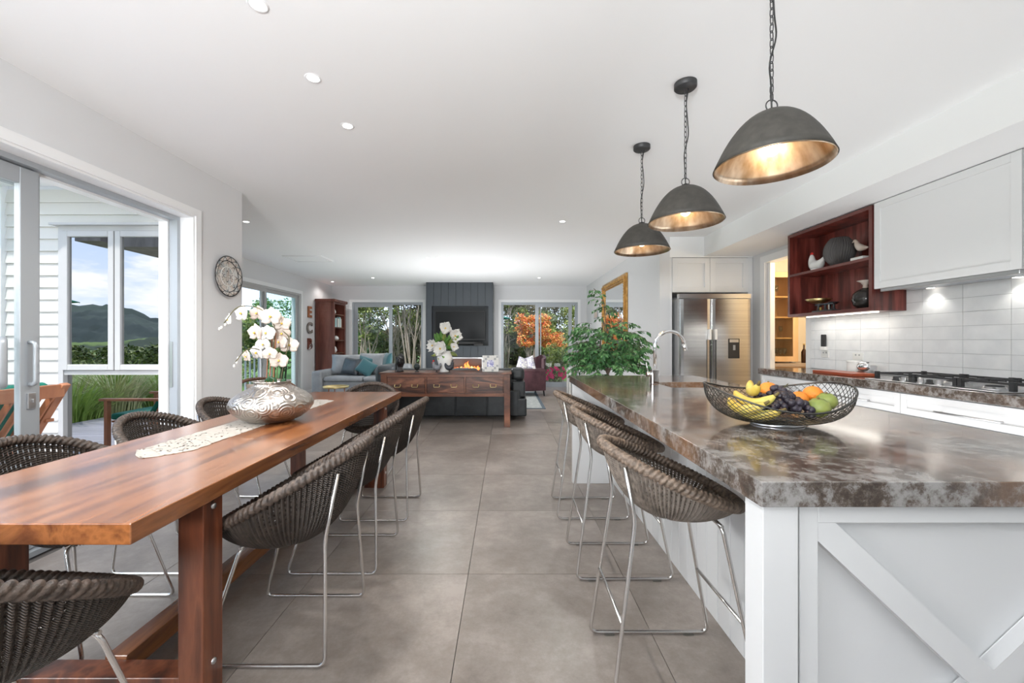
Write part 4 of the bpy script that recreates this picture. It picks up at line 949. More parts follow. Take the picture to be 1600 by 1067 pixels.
# bench items
cx_, cy_ = 3.22, 3.95
cb = thing('chopping_board', 'red brown timber board lying on the wall benchtop', 'chopping board', (3.08, 4.0, ZT))
MB().box(2.95, 3.15, 3.52, 3.98, ZT, ZT+.028).build('board', M['orangew'], cb, bevel=.006)
cn = thing('canister', 'plain white ceramic canister on the wall benchtop behind the board', 'canister', (3.29, 3.90, ZT))
MB().lathe([(.0001, 0), (.055, 0), (.058, .004), (.058, .105), (.0001, .106)], (3.29, 3.90, ZT), 28).build('body', M['white'], cn); MB().lathe([(.059, .106), (.059, .118), (.0001, .122)], (3.29, 3.90, ZT), 28).build('lid', M['white'], cn)
kt = thing('mortar_pot', 'small grey metal lidded pot with cut away bowl front on the benchtop', 'pot', (3.25, 3.72, ZT))
MB().lathe([(.0001, 0), (.062, 0), (.066, .006), (.070, .085), (.066, .088), (.0001, .088)], (3.25, 3.72, ZT), 28).build('body', M['steel'], kt)
MB().ball((3.20, 3.70, ZT+.075), (.035, .06, .045), 18, 10).build('bowl_front', M['chrome'], kt); MB().lathe([(.012, .088), (.006, .10), (.018, .112), (.0001, .116)], (3.25, 3.72, ZT), 16).build('knob', M['iron'], kt)
ph = thing('wall_phone', 'black cordless handset in a white cradle on the tiled wall', 'telephone', (3.41, 4.42, 1.16))
MB().box(3.385, 3.405, 4.39, 4.445, 1.155, 1.295).build('handset', M['black'], ph, bevel=.006); MB().box(3.38, 3.412, 4.38, 4.455, 1.125, 1.165).build('cradle', M['white'], ph, bevel=.004)
for i, (y, z, w2, lb) in enumerate([(4.41, 1.085, .05, 'white wall socket directly below the black handset'), (4.0, 1.075, .06, 'white double wall socket behind the canister')]):
    s_ = thing('wall_socket', lb, 'socket', (3.41, y, z)); MB().box(3.404, 3.412, y-w2, y+w2, z-.036, z+.036).build('plate', M['white'], s_, bevel=.002)
    for k in (-1, 1): MB().box(3.401, 3.404, y+k*.02-.006, y+k*.02+.006, z+.008, z+.022).build('switch', M['grey'], s_)
# ================================================================== FRIDGE AND SURROUND
fr = thing('fridge_surround', 'white tall cabinet housing the fridge with two cupboard doors above', 'cabinet', (2.75, 6.1, 0))
MB().box(2.272, 2.305, 5.74, 6.5, 0, 2.384).build('side_panel', M['lacquer'], fr); MB().box(3.36, 3.425, 5.74, 6.5, 0, 2.384).build('side_panel', M['lacquer'], fr)
MB().box(2.305, 3.36, 5.76, 6.5, 1.90, 2.384).build('body', M['lacquer'], fr)
for a, c in ((2.305, 2.832), (2.832, 3.36)):
    o = MB().box(a+.002, c-.002, 5.748, 5.76, 1.902, 2.375).build('door', M['lacquer'], fr)
    frame_y(MB(), 5.734, 5.748, a+.002, c-.002, 1.902, 2.375, .07).build('rail_frame', M['lacquer'], o, bevel=.0012, seg=1)
fg = thing('fridge', 'tall stainless steel side by side fridge with ice and water dispenser', 'fridge', (2.82, 6.0, 0))
FX0, FX1, FY = 2.335, 3.30, 5.55
MB().box(FX0+.01, FX1-.01, FY+.075, 6.40, .03, 1.80).build('body', M['grey'], fg); MB().box(FX0, FX1, FY+.02, FY+.09, 1.80, 1.86).build('top_cover', M['steel'], fg)
stl = noisy('fridge_steel', [(.3, (.50, .49, .48)), (.7, (.62, .61, .60))], 3, (.2, 1, 30), rough=.22, metal=1, detail=3)
for i, (a, c) in enumerate(((FX0, 2.755), (2.762, FX1))):
    b = MB(); prof = [(a, FY+.07), (a, FY+.02), (a+.015, FY+.006), (a+.05, FY)]+[(c-.05, FY), (c-.015, FY+.006), (c, FY+.02), (c, FY+.07)]
    n = len(prof); b.add([(x, y, z) for z in (.06, 1.79) for x, y in prof], [(k, k+1, n+k+1, n+k) for k in range(n-1)]+[tuple(range(n))[::-1], tuple(range(n, 2*n)), (0, n, 2*n-1, n-1)])
    d = b.build('door', stl, fg); hx_ = c-.035 if i == 0 else a+.035
    MB().box(hx_-.006, hx_+.006, FY-.050, FY-.030, .55, 1.36).build('handle', M['black'], d, bevel=.004)
    for z in (.55, 1.26): MB().box(hx_-.016, hx_+.016, FY-.056, FY+.0, z-.02, z+.12).build('handle_end', M['white'], d, bevel=.006)
    if i == 1:
        MB().box(2.985, 3.135, FY-.006, FY+.002, .99, 1.255).build('dispenser', M['black'], d, bevel=.004); MB().box(3.0, 3.12, FY-.008, FY-.006, 1.205, 1.245).build('display', M['steel'], d)
        MB().box(3.045, 3.075, FY-.012, FY-.006, 1.10, 1.17).build('paddle', M['grey'], d)
# sliding pantry door edge and pantry cupboard
struct('door_2', MB().box(3.46, 3.52, 5.41, 5.462, 0, 2.25).box(3.475, 3.505, 5.405, 5.41, .98, 1.10), M['trim'])
pc = thing('pantry_cupboard', 'pale timber pantry cupboard with glazed door holding glassware', 'cabinet', (4.1, 6.2, 0))
px0, px1, pyf = 3.80, 4.245, 6.0
MB().box(px0, px1, 6.44, 6.46, .92, 2.23).build('back', M['oak'], pc)
MB().box(px0, px0+.02, pyf+.02, 6.44, .92, 2.23).build('side', M['oak'], pc); MB().box(px1-.02, px1, pyf+.02, 6.44, .92, 2.23).build('side', M['oak'], pc)
MB().box(px0+.02, px1-.02, pyf+.02, 6.44, 2.21, 2.23).build('top', M['oak'], pc)
for z in (.93, 1.255, 1.56, 1.86): MB().box(px0+.02, px1-.02, pyf+.03, 6.44, z, z+.018).build('shelf_board', M['oak'], pc)
d = frame_y(MB(), pyf, pyf+.02, px0+.0, px1, .925, 2.225, .075).build('door', M['oak'], pc); MB().box(px0+.075, px1-.075, pyf+.008, pyf+.012, 1.0, 2.15).build('pane', glass('smoky_glass', (.93, .90, .82), .03), d)
MB().tube(fillet([(px0+.05, pyf, 1.02), (px0+.05, pyf-.03, 1.02), (px0+.05, pyf-.03, 1.16), (px0+.05, pyf, 1.16)], .01), .005).build('handle', M['steel'], d)
gi = 0
for (z, xs) in ((.948, (3.90, 3.96, 4.02, 4.08, 4.14)), (1.273, (4.08, 3.95)), (1.578, (3.90, 3.96)), (1.878, (3.92, 4.02))):
    for j, x in enumerate(xs):
        t = thing('wine_glass', ['leftmost', 'second from left', 'middle', 'fourth from left', 'rightmost'][j]+' '+['stemmed wine glass on the bottom pantry shelf', 'clear glass on the second pantry shelf', 'clear glass on the third pantry shelf', 'clear glass on the top pantry shelf'][[.948, 1.273, 1.578, 1.878].index(z)], 'glass', (x, 6.14, z), 0, ['bottom shelf glasses', 'second shelf glasses', 'third shelf glasses', 'top shelf glasses'][[.948, 1.273, 1.578, 1.878].index(z)])
        MB().lathe([(.0001, 0), (.026, .002), (.004, .008), (.004, .07), (.02, .09), (.03, .13), (.024, .17), (.022, .17), (.028, .13), (.018, .094), (.0001, .085)], (x, 6.14, z), 16).build('glass', M['glasst'], t)
MB().box(3.6, 5.3, 5.86, 6.49, .86, .90).build('pantry_benchtop', flat('pantry_top', (.42, .33, .27), .4), tag_=('brown grey pantry bench seen through the doorway', 'benchtop'))
t = thing('pantry_base_cabinet', 'pale timber base cabinet under the pantry bench', 'cabinet', (4.4, 6.19, 0)); MB().box(3.6, 5.3, 5.90, 6.49, 0, .86).build('body', M['oak'], t)
for k in range(4): MB().box(3.62+.42*k, 4.03+.42*k, 5.885, 5.90, .1, .82).build('door', M['oak'], t)
t = thing('poster', 'small orange and cream picture on the pantry wall', 'picture', (4.40, 6.5, 1.72)); MB().box(4.27, 4.50, 6.482, 6.498, 1.50, 1.90).build('sheet', noisy('poster_print', [(.42, (.72, .66, .45)), (.5, (.60, .12, .02)), (.58, (.55, .42, .12))], 14), t)
t = thing('bottle', 'white bottle with green label standing on the pantry bench', 'bottle', (4.30, 6.2, .90)); MB().lathe([(.0001, 0), (.04, 0), (.042, .02), (.042, .30), (.03, .40), (.012, .50), (.012, .56), (.0001, .56)], (4.30, 6.2, .90), 16).build('body', M['white'], t); MB().lathe([(.0425, .06), (.0425, .30)], (4.30, 6.2, .90), 16).build('label_band', flat('label_green', (.05, .2, .12), .5), t)
t = thing('oil_bottle', 'dark oil bottle at the back of the pantry bench', 'bottle', (4.40, 6.1, .90)); MB().lathe([(.0001, 0), (.035, 0), (.036, .16), (.012, .21), (.012, .27), (.0001, .27)], (4.40, 6.1, .90), 16).build('body', flat('dark_bottle', (.05, .02, .01), .1), t); MB().cyl((4.40, 6.1, 1.165), .014, .02).build('cap', M['brass'], t)
lamp('POINT', 'pantry_lamp', (4.1, 5.1, 2.1), 40, (1, .78, .50), size=.12)
# ================================================================== LIVING ROOM
cs = thing('console_table', 'long dark timber console table with three drawers behind the sofa', 'console table', (-.86, 6.05, 0))
c0, c1, cy0, cy1 = -1.78, .055, 5.85, 6.28
MB().box(c0-.02, c1+.02, cy0-.02, cy1+.02, .752, .777).build('top', M['console'], cs, bevel=.004, org=(-.86, 6.05, .76))
MB().box(c0+.03, c1-.03, cy0+.02, cy1-.02, .44, .752).build('body', M['console'], cs)
MB().box(c0, c1, cy0+.002, cy0+.02, .435, .475).box(c0, c1, cy0+.002, cy0+.02, .715, .752).build('rail', M['console2'], cs)
for x in (c0, c1-.085):
    for y in (cy0, cy1-.07): MB().box(x, x+.085, y, y+.07, 0, .752).build('leg', M['console2'], cs, bevel=.003, seg=1)
for k in range(3):
    a = c0+.10+k*.555; c = a+.525
    d = MB().box(a, c, cy0+.006, cy0+.02, .485, .705).build('drawer', M['console'], cs, bevel=.003, seg=1)
    for hx_ in (a+.14, c-.14):
        MB().tube(fillet([(hx_-.04, cy0+.006, .595), (hx_-.04, cy0-.014, .595), (hx_-.04, cy0-.018, .57), (hx_+.04, cy0-.018, .57), (hx_+.04, cy0-.014, .595), (hx_+.04, cy0+.006, .595)], .008, 2), .0035, 6).ball((hx_-.04, cy0+.002, .60), .009, 8, 6).ball((hx_+.04, cy0+.002, .60), .009, 8, 6).build('handle', M['brass'], d)
    if k: MB().box(a-.022, a-.008, cy0-.002, cy0+.02, .475, .715).build('divider', M['console2'], cs)
sf = thing('black_leather_sofa', 'black leather sofa seen from behind under the console table', 'sofa', (-.75, 6.9, 0))
MB().box(-1.76, .22, 6.36, 6.60, .06, .46).build('back', M['bleather'], sf, bevel=.02, seg=3)
for k in range(4):
    a = -1.75+.485*k
    MB().box(a+.004, a+.481, 6.352, 6.40, .07, .45).build('back_panel', M['bleather'], sf, bevel=.012)
MB().box(-1.74, .20, 6.60, 7.22, .08, .42).build('base', M['bleather'], sf, bevel=.02)
for k in range(3): MB().box(-1.70+k*.62, -1.10+k*.62, 6.62, 7.24, .42, .52).build('seat_cushion', M['bleather'], sf, bevel=.04, seg=3)
for k in range(3): MB().box(-1.72+k*.64, -1.09+k*.64, 6.42, 6.62, .46, .79).build('back_cushion', M['bleather'], sf, bevel=.05, seg=3)
MB().box(.10, .315, 6.355, 7.24, .06, .34).build('arm', M['bleather'], sf, bevel=.025, seg=3); MB().box(.08, .295, 6.38, 7.20, .345, .60).build('arm', M['bleather'], sf, bevel=.03, seg=3); MB().box(.06, .285, 6.40, 6.75, .605, .80).build('arm_cushion', M['bleather'], sf, bevel=.06, seg=4)
MB().box(-1.88, -1.74, 6.36, 7.24, .06, .60).build('arm', M['bleather'], sf, bevel=.03, seg=3)
# corner sofa, pale grey
gs = thing('grey_leather_sofa', 'pale grey leather sofa below the left rear window', 'sofa', (-3.0, 8.6, 0))
MB().box(-3.86, -2.1, 8.35, 9.2, .08, .40).build('base', M['gleather'], gs, bevel=.02, seg=3)
MB().box(-3.90, -3.70, 8.25, 9.25, .06, .62).build('arm', M['gleather'], gs, bevel=.04, seg=3)
MB().box(-3.72, -2.1, 9.02, 9.28, .10, .72).build('back', M['gleather'], gs, bevel=.05, seg=3)
for k in range(2): MB().box(-3.69+k*.80, -2.90+k*.80, 8.30, 9.05, .40, .50).build('seat_cushion', M['gleather'], gs, bevel=.04, seg=3)
def pillow(p, name, c, w_, h, t, rx=0, rz=0, ry=0, m_=None):
    b = MB(); Mx = Matrix.Translation(V(c)) @ Matrix.Rotation(rz, 4, 'Z') @ Matrix.Rotation(rx, 4, 'X') @ Matrix.Rotation(ry, 4, 'Y')
    def fn(s):
        def f(u, v):
            x, z = 2*u-1, 2*v-1; k = (max(0, (1-x**4)*(1-z**4)))**.5
            return Mx @ V((x*w_/2*(1-.06*(1-z*z)), s*t/2*k, z*h/2*(1-.06*(1-x*x))))
        return f
    b.grid(fn(1), 13, 13); b.grid(fn(-1), 13, 13)
    return b.build(name, m_, p)
pillow(gs, 'back_cushion', (-3.42, 8.88, .72), .66, .44, .22, -.25, .15, 0, M['gleather']); pillow(gs, 'back_cushion', (-2.86, 8.86, .74), .62, .46, .22, -.25, -.1, 0, M['gleather'])
def cushion(lb, c, w_, h, rx, rz, ry, m_, grp=None):
    t = thing('cushion', lb, 'cushion', c, 0, grp); pillow(t, 'cover', c, w_, h, .13, rx, rz, ry, m_); return t
cushion('dark grey cushion leaning against the left arm of the grey sofa', (-3.28, 8.72, .69), .44, .36, -.3, -.35, .1, M['gleathd'])
cushion('teal cushion tilted on its corner in the middle of the grey sofa', (-2.92, 8.60, .67), .36, .32, -.35, .1, .55, M['teal'])
cushion('second teal cushion behind the tilted one on the grey sofa', (-2.98, 8.78, .73), .34, .32, -.2, .1, .2, M['teal'])
cushion('upright dark teal cushion at the right end of the grey sofa', (-2.52, 8.72, .74), .30, .48, -.2, -.9, .0, M['teal'])
ds = thing('dark_ottoman', 'dark grey leather sofa corner seat beside the console', 'sofa', (-2.05, 7.6, 0))
MB().box(-2.42, -1.95, 7.3, 8.1, .06, .45).build('base', M['gleathd'], ds, bevel=.04, seg=3); MB().box(-2.34, -1.97, 7.3, 8.0, .45, .79).build('back', M['gleathd'], ds, bevel=.10, seg=4)
st_ = thing('side_table', 'round gold tray side table beside the grey sofa', 'side table', (-2.68, 6.5, 0))
MB().lathe([(.0001, .49), (.19, .49), (.195, .515), (.19, .515), (.186, .497), (.0001, .497)], (-2.68, 6.5, 0), 32).build('tray', M['brass'], st_)
for a in (0, 2.1, 4.2): MB().tube([(-2.68+.13*cos(a), 6.5+.13*sin(a), .49), (-2.68+.17*cos(a), 6.5+.17*sin(a), 0)], .008).build('leg', M['outwood'], st_)
rt = thing('rattan_armchair', 'brown rattan tub armchair near the left sliding window', 'armchair', (-3.13, 5.4, 0))
s_, rim = shell(.60, .30, .34, .36, .34, .34, 16, .004); s_.build('seat_shell', M['wicks'], rt); rt.location = (0, 0, 0)
for o in rt.children: pass
rope(rim, .02).build('rim', flat('rattan_brown', (.16, .075, .045), .5), rt)
for x in (-.22, .22):
    for y in (-.2, .2): MB().tube([(x, y, .36), (x*1.15, y*1.15, 0)], .014).build('leg', M['outwood'], rt)
rt.location = (-3.13, 5.4, 0); rt.rotation_euler = (0, 0, -2.3)
cushion('pale cream cushion on the brown rattan armchair', (-3.16, 5.42, .52), .42, .34, -.5, .8, 0, M['petal'])
# armchair
ac = thing('wingback_armchair', 'plum leather wing armchair in front of the right garden window', 'armchair', (0, 0, 0))
P_ = M['purple']                                       # local: faces +x ... seat front at +x
MB().box(-.30, .36, -.30, .30, .16, .42).build('base', P_, ac, local=True, bevel=.03, seg=3); MB().box(-.22, .40, -.24, .24, .42, .53).build('seat_cushion', P_, ac, local=True, bevel=.05, seg=3)
for s in (-1, 1): MB().box(-.30, .36, s*.36-.07, s*.36+.07, .14, .60).tube([(-.30, s*.36, .60), (.36, s*.36, .59)], .075, 12).build('arm', P_, ac, local=True, bevel=.015)
b = MB(); prof = []
def bk(u, v):
    y = (2*u-1)*.38; z = .40+v*(.52+.06*cos(pi*(2*u-1)/1.6)); x = -.26-.10*v+.14*(2*u-1)**4*(.3+.7*v); return (x, y, z)
b.grid(bk, 15, 9); b.build('back', P_, ac, local=True, solid=.10, bevel=.02)
for x in (-.26, .30):
    for y in (-.34, .34): MB().tube([(x, y, .16), (x*1.08, y*1.02, 0)], [.026, .016], 8).build('leg', M['black'], ac, local=True)
ac.location = (.55, 9.35, 0); ac.rotation_euler = (0, 0, R(196)); ac.scale = (.80, .80, .92)
cushion('white cushion with blue floral print on the plum armchair', (.38, 9.13, .68), .32, .34, -.15, .35, .35, M['cush'])
cushion('second patterned cushion tilted on the plum armchair', (.50, 9.16, .70), .30, .34, -.1, -.5, -.3, M['cush'])
rg = thing('area_rug', 'grey rug with dark border under the living room seating', 'rug', (-.9, 8.6, 0))
MB().box(-2.1, .71, 7.41, 9.9, 0, .008).build('border', M['rugb'], rg); MB().box(-2.04, .65, 7.47, 9.84, .008, .012).build('field', M['rug'], rg)
# bookcase
bk_ = thing('bookcase', 'tall dark red timber bookcase in the far left corner', 'bookcase', (-4.35, 10.25, 0))
bx0, bx1, by0, by1 = -4.57, -4.13, 9.88, 10.62
MB().box(bx0, bx1, by0, by0+.03, 0, 2.16).build('side', M['bookwood'], bk_); MB().box(bx0, bx1, by1-.03, by1, 0, 2.16).build('side', M['bookwood'], bk_)
MB().box(bx0, bx0+.02, by0+.03, by1-.03, 0, 2.16).build('back', M['bookwood'], bk_); MB().box(bx0-.0, bx1+.04, by0-.04, by1+.04, 2.16, 2.23).build('cornice', M['bookwood'], bk_, bevel=.015)
frame_y(MB(), by0-.010, by0, bx0+.02, bx1-.02, .05, 2.12, .06).box(bx0+.08, bx1-.08, by0-.010, by0, 1.90, 1.95).build('side_moulding', M['bookwood'], bk_, bevel=.002, seg=1)
frame_x(MB(), bx1-.02, bx1, by0+.03, by1-.03, 0, 2.16, .04).build('face_frame', M['bookwood'], bk_)
shz = [.60, .93, 1.24, 1.56, 1.88]
for z in [.08]+shz: MB().box(bx0+.02, bx1-.02, by0+.03, by1-.03, z-.025, z).build('shelf_board', M['console2'], bk_)
rnd = random.Random(4); cols = [flat('book_teal', (.30, .50, .52), .6), flat('book_cream', (.70, .68, .60), .6), flat('book_dark', (.05, .08, .10), .6), flat('book_pale', (.60, .68, .68), .6)]
nm = ['teal', 'cream', 'dark', 'pale']
y = by0+.16
for k in range(10):
    w_ = rnd.uniform(.028, .05); h = rnd.uniform(.20, .26); ci = [0, 0, 3, 2, 1, 3, 1, 0, 3, 1][k]
    t = thing('book', ['nearest', 'second', 'third', 'fourth', 'fifth', 'sixth', 'seventh', 'eighth', 'ninth', 'farthest'][k]+' book of the row, '+nm[ci]+' spine, second highest bookcase shelf', 'book', (bx1-.1, y, 1.56), 0, 'books on the second highest bookcase shelf' if 1 else None)
    MB().box(bx1-.20, bx1-.03, y, y+w_-.003, 1.56, 1.56+h).build('cover', cols[ci], t, bevel=.002, seg=1); MB().box(bx1-.195, bx1-.035, y+.004, y+w_-.007, 1.56+h, 1.56+h+.001).build('pages', M['white'], t); y += w_
for i, (yy, z, h, lb) in enumerate([(10.12, 1.88, .13, 'small white ornament on the top bookcase shelf'), (10.30, 1.24, .10, 'white shell ornament on the middle bookcase shelf'), (10.18, .93, .16, 'round white jar on the lower bookcase shelf')]):
    t = thing('ornament', lb, 'ornament', (bx1-.12, yy, z)); MB().lathe([(.0001, 0), (.05, 0), (.075, h*.35), (.055, h*.8), (.03, h), (.0001, h)], (bx1-.12, yy, z), 18).build('body', M['white'], t); MB().cyl((bx1-.12, yy, z+h), .018, .015, 10).build('top_knob', M['grey'], t)
for yy, z, h, lb in [(10.22, .93, .28, 'white framed picture standing on the lower bookcase shelf'), (10.14, 1.24, .20, 'small framed picture on the middle bookcase shelf')]:
    t = thing('photo_frame', lb, 'picture frame', (bx1-.2, yy, z)); MB().box(bx1-.22, bx1-.20, yy-.09, yy+.10, z, z+h).build('frame', M['white'], t); MB().box(bx1-.20, bx1-.198, yy-.06, yy+.07, z+.03, z+h-.03).build('print', M['grey'], t)
# wall letters
for i, (ch_, z) in enumerate((('E', 1.90), ('C', 1.53), ('B', 1.16))):
    cu_ = bpy.data.curves.new('letter', 'FONT'); cu_.body = ch_; cu_.size = .34; cu_.extrude = .012; cu_.align_x = 'CENTER'; cu_.offset = .012
    tmp = bpy.data.objects.new('tmp', cu_); C.objects.link(tmp); me = bpy.data.meshes.new_from_object(tmp); C.objects.unlink(tmp); bpy.data.objects.remove(tmp)
    me.name = 'wall_letter'; me.materials.clear(); me.materials.append([M['outwood'], M['greywood'], M['bookwood']][i])
    o = bpy.data.objects.new('wall_letter', me); C.objects.link(o); o.location = (-4.572, 9.60, z-.12); o.rotation_euler = (pi/2, 0, pi/2); o.scale = (1.15, 1, 1)
    tag(o, ['timber wall letter E, topmost of the three', 'weathered wall letter C in the middle of the three', 'dark timber wall letter B, lowest of the three'][i], 'letter', 'wall letters beside the bookcase')
# console ornaments
CT = .777
def cp(px, y=6.0): return (px-791)*y/F
x = cp(625.5); t = thing('bust_sculpture', 'dark bronze head sculpture on the left of the console', 'sculpture', (x, 5.98, CT))
MB().lathe([(.0001, 0), (.055, 0), (.05, .03), (.03, .06), (.028, .085)], (x, 5.98, CT), 20).build('base', M['iron'], t)
MB().tube(bez([(x, 5.98, CT+.07), (x, 5.975, CT+.10), (x, 5.965, CT+.14), (x, 5.975, CT+.19), (x, 5.99, CT+.215)], 4), interp([.03, .034, .045, .044, .015], 17), 14).ball((x, 5.925, CT+.145), (.009, .016, .016), 8, 6).build('head', flat('dark_bronze', (.03, .03, .032), .25, .6), t)
MB().tube(bez([(x, 6.0, CT+.235), (x, 6.03, CT+.21), (x, 6.04, CT+.13), (x, 6.03, CT+.06)], 4), interp([.03, .05, .05, .03], 13), 12).build('hair', M['black'], t)
t = thing('slim_figure', 'thin black standing figure beside the bronze head', 'sculpture', (cp(619.5), 5.98, CT)); xx = cp(619.5)
MB().tube(bez([(xx, 5.98, CT+.03), (xx, 5.98, CT+.10), (xx+.004, 5.98, CT+.16), (xx, 5.98, CT+.20)], 4), interp([.012, .016, .010, .012], 13), 8).ball((xx, 5.98, CT+.205), (.013, .013, .017), 8, 6).build('body', M['black'], t)
for s in (-.012, .012): MB().tube([(xx+s*.7, 5.98, CT+.04), (xx+s, 5.98, CT)], .006, 6).build('leg', M['black'], t)
x = cp(652); t = thing('glass_orb', 'dark glass globe on a small stand on the console', 'ornament', (x, 5.98, CT)); MB().lathe([(.0001, 0), (.034, 0), (.016, .014), (.02, .03)], (x, 5.98, CT), 16).build('stand', M['iron'], t); MB().ball((x, 5.98, CT+.072), (.045, .045, .052), 18, 12).build('globe', flat('dark_glass', (.02, .03, .03), .08), t)
x = cp(694.5); vz = thing('white_jug_vase', 'tall white vase in the centre of the console holding magnolias', 'vase', (x, 6.02, CT))
MB().lathe([(.0001, 0), (.075, 0), (.068, .02), (.082, .08), (.108, .17), (.112, .21), (.095, .25), (.085, .28), (.09, .30), (.083, .30), (.078, .28), (.09, .22), (.0001, .05)], (x, 6.02, CT), 32).build('body', M['white'], vz)
fl = thing('magnolia_bouquet', 'white magnolia blooms with green leaves arranged in the white vase', 'flowers', (x, 6.02, CT+.28))
def mg(px, py, y=6.0): return V(((px-791)*y/F, y, 1.23+(532-py)*y/F))
rnd = random.Random(8)
for (px, py, r, dx) in [(696, 513, .10, .1), (711, 525, .11, .6), (688, 545, .12, -.3), (676, 540, .10, -.9), (709, 542, .07, .6)]:
    flower(fl, mg(px, py, 5.96+rnd.uniform(-.03, .05)), V((dx, -1, .25)), r, M['petalw'], M['yellow'], 'bloom', False)
    MB().tube(bez([mg(694, 562, 6.02), mg((694+px)/2, (py+556)/2, 6.03), mg(px, py, 6.02)], 5), .005, 6).build('stem', M['stem'], fl)
for k in range(26):
    px = rnd.uniform(678, 722); py = rnd.uniform(518, 556); b = MB(); c = mg(694, 545, 6.03); e_ = mg(px, py, 6.0+rnd.uniform(-.05, .08)); petal(b, c+(e_-c)*.55, (e_-c)+V((0, 0, .02)), V((rnd.uniform(-.5, .5), -1, rnd.uniform(0, .8))).normalized(), .13, .03, .1); b.build('leaf', M['leafg'] if k % 3 else M['leafy'], fl, solid=.001)
for i, (px, s, lb) in enumerate([(684, 1, 'grey spotted rooster figurine left of the white vase'), (703.5, -1, 'black rooster figurine right of the white vase')]):
    x = cp(px); y = 5.90; t = thing('rooster_figurine', lb, 'figurine', (x, y, CT), 0, 'roosters on the console'); m_ = flat('rooster_%d' % i, ((.17, .18, .20), (.03, .035, .045))[i], .4)
    MB().tube(bez([(x+s*.055, y, CT+.13), (x+s*.05, y, CT+.10), (x+s*.02, y, CT+.065), (x-s*.02, y, CT+.07), (x-s*.04, y, CT+.10), (x-s*.042, y, CT+.135), (x-s*.045, y, CT+.15)], 4), interp([.008, .022, .036, .038, .026, .018, .010], 25), 12).build('body', m_, t)
    MB().ball((x-s*.045, y, CT+.162), (.014, .005, .012), 8, 6).ball((x-s*.06, y, CT+.135), (.008, .004, .010), 8, 6).build('comb', M['red'] if i == 0 else m_, t)
    MB().tube([(x, y, CT+.05), (x, y, CT)], [.01, .006], 8).cyl((x, y, CT), .022, .005, 12).build('foot', M['iron'], t)
x0_, x1_ = cp(754), cp(779); t = thing('photo_frame', 'square silver mosaic photo frame at the right end of the console', 'picture frame', (cp(767), 6.0, CT))
Mx = Matrix.Translation(V((cp(766.5), 5.95, CT+.004))) @ Matrix.Rotation(-.18, 4, 'X')
MB().box(-.118, .118, -.008, .008, 0, .235, Mx).build('frame', flat('pearl_silver', (.62, .61, .58), .3), t)
k = 0
for i in range(7):
    for j in range(7):
        if 1 < i < 5 and 1 < j < 5: continue
        MB().box(-.115+i*.033, -.115+i*.033+.030, -.012, -.008, .003+j*.033, .003+j*.033+.030, Mx).build('mosaic_tile', M['grey'] if (i*3+j*5) % 4 == 0 else M['petalw'], t)
MB().box(-.048, .048, -.010, -.008, .07, .165, Mx).build('photo', noisy('photo_print', [(.42, (.8, .8, .85)), (.55, (.25, .25, .5))], 30), t)
# mirror on right wall, small picture, lamp, plant
mr = thing('gilt_mirror', 'large ornate gold framed mirror on the white wall behind the plant', 'mirror', (2.12, 8.0, 1.7))
ma, mb_, mz0, mz1 = 7.22, 9.0, 1.02, 2.42
fr_ = MB()
for (w0, w1, t) in ((0, .045, .035), (.045, .095, .060), (.095, .125, .045), (.125, .15, .025)):
    frame_x(fr_, 2.13-t, 2.128, ma+w0, mb_-w0, mz0+w0, mz1-w0, w1-w0)
fr_.build('frame', M['gold'], mr, bevel=.004, seg=2)
b = MB()
for k in range(34):
    for z in (mz0+.07, mz1-.07): b.ball((2.07, ma+.06+(mb_-ma-.12)*k/33, z), (.010, .020, .016), 8, 5)
for k in range(26):
    for y in (ma+.07, mb_-.07): b.ball((2.07, y, mz0+.08+(mz1-mz0-.16)*k/25), (.010, .016, .020), 8, 5)
stuff(b.build('beading', M['gold'], mr)); MB().box(2.108, 2.112, ma+.14, mb_-.14, mz0+.14, mz1-.14).build('glass', M['mirror'], mr)
t = thing('small_picture', 'tiny framed picture on the wall beyond the gold mirror', 'picture', (2.12, 9.9, 1.85)); MB().box(2.11, 2.128, 9.55, 9.95, 1.74, 1.93).build('frame', M['grey'], t); MB().box(2.106, 2.11, 9.60, 9.90, 1.77, 1.90).build('print', M['petal'], t)
t = thing('table_lamp', 'table lamp with grey shade half hidden behind the plant', 'lamp', (1.72, 9.6, .62)); lx, ly = 1.60, 9.4
MB().lathe([(.0001, .62), (.07, .62), (.02, .66), (.015, .95), (.0001, .95)], (lx, ly, 0), 16).build('base', M['white'], t); MB().lathe([(.20, .98), (.15, 1.24)], (lx, ly, 0), 28).build('shade', M['grey'], t, solid=.004)
t = thing('lamp_table', 'small white table below the grey lamp', 'side table', (lx, ly, 0)); MB().box(lx-.22, lx+.22, ly-.22, ly+.22, .59, .62).build('top', M['white'], t)
for a in (-.18, .18):
    for c in (-.18, .18): MB().box(lx+a-.02, lx+a+.02, ly+c-.02, ly+c+.02, 0, .59).build('leg', M['white'], t)
def leafquad(b, c, d, n, l, w_):
    d = d.normalized(); s = n.cross(d)
    s = s.normalized() if s.length > 1e-5 else V((1, 0, 0)); nn = d.cross(s)
    b.add([c, c+d*l*.45+s*w_, c+d*l-nn*l*.12, c+d*l*.45-s*w_, ], [(0, 1, 2), (0, 2, 3)])
fc = thing('weeping_fig', 'tall leafy green weeping fig standing behind the island', 'plant', (1.12, 4.55, 0)); rnd = random.Random(21); fcx, fcy = 1.12, 4.55
MB().lathe([(.0001, 0), (.15, 0), (.19, .34), (.195, .36), (.18, .36), (.17, .31), (.0001, .31)], (fcx, fcy, 0), 28).build('pot', M['grey'], fc)
b = MB(); lf = MB()
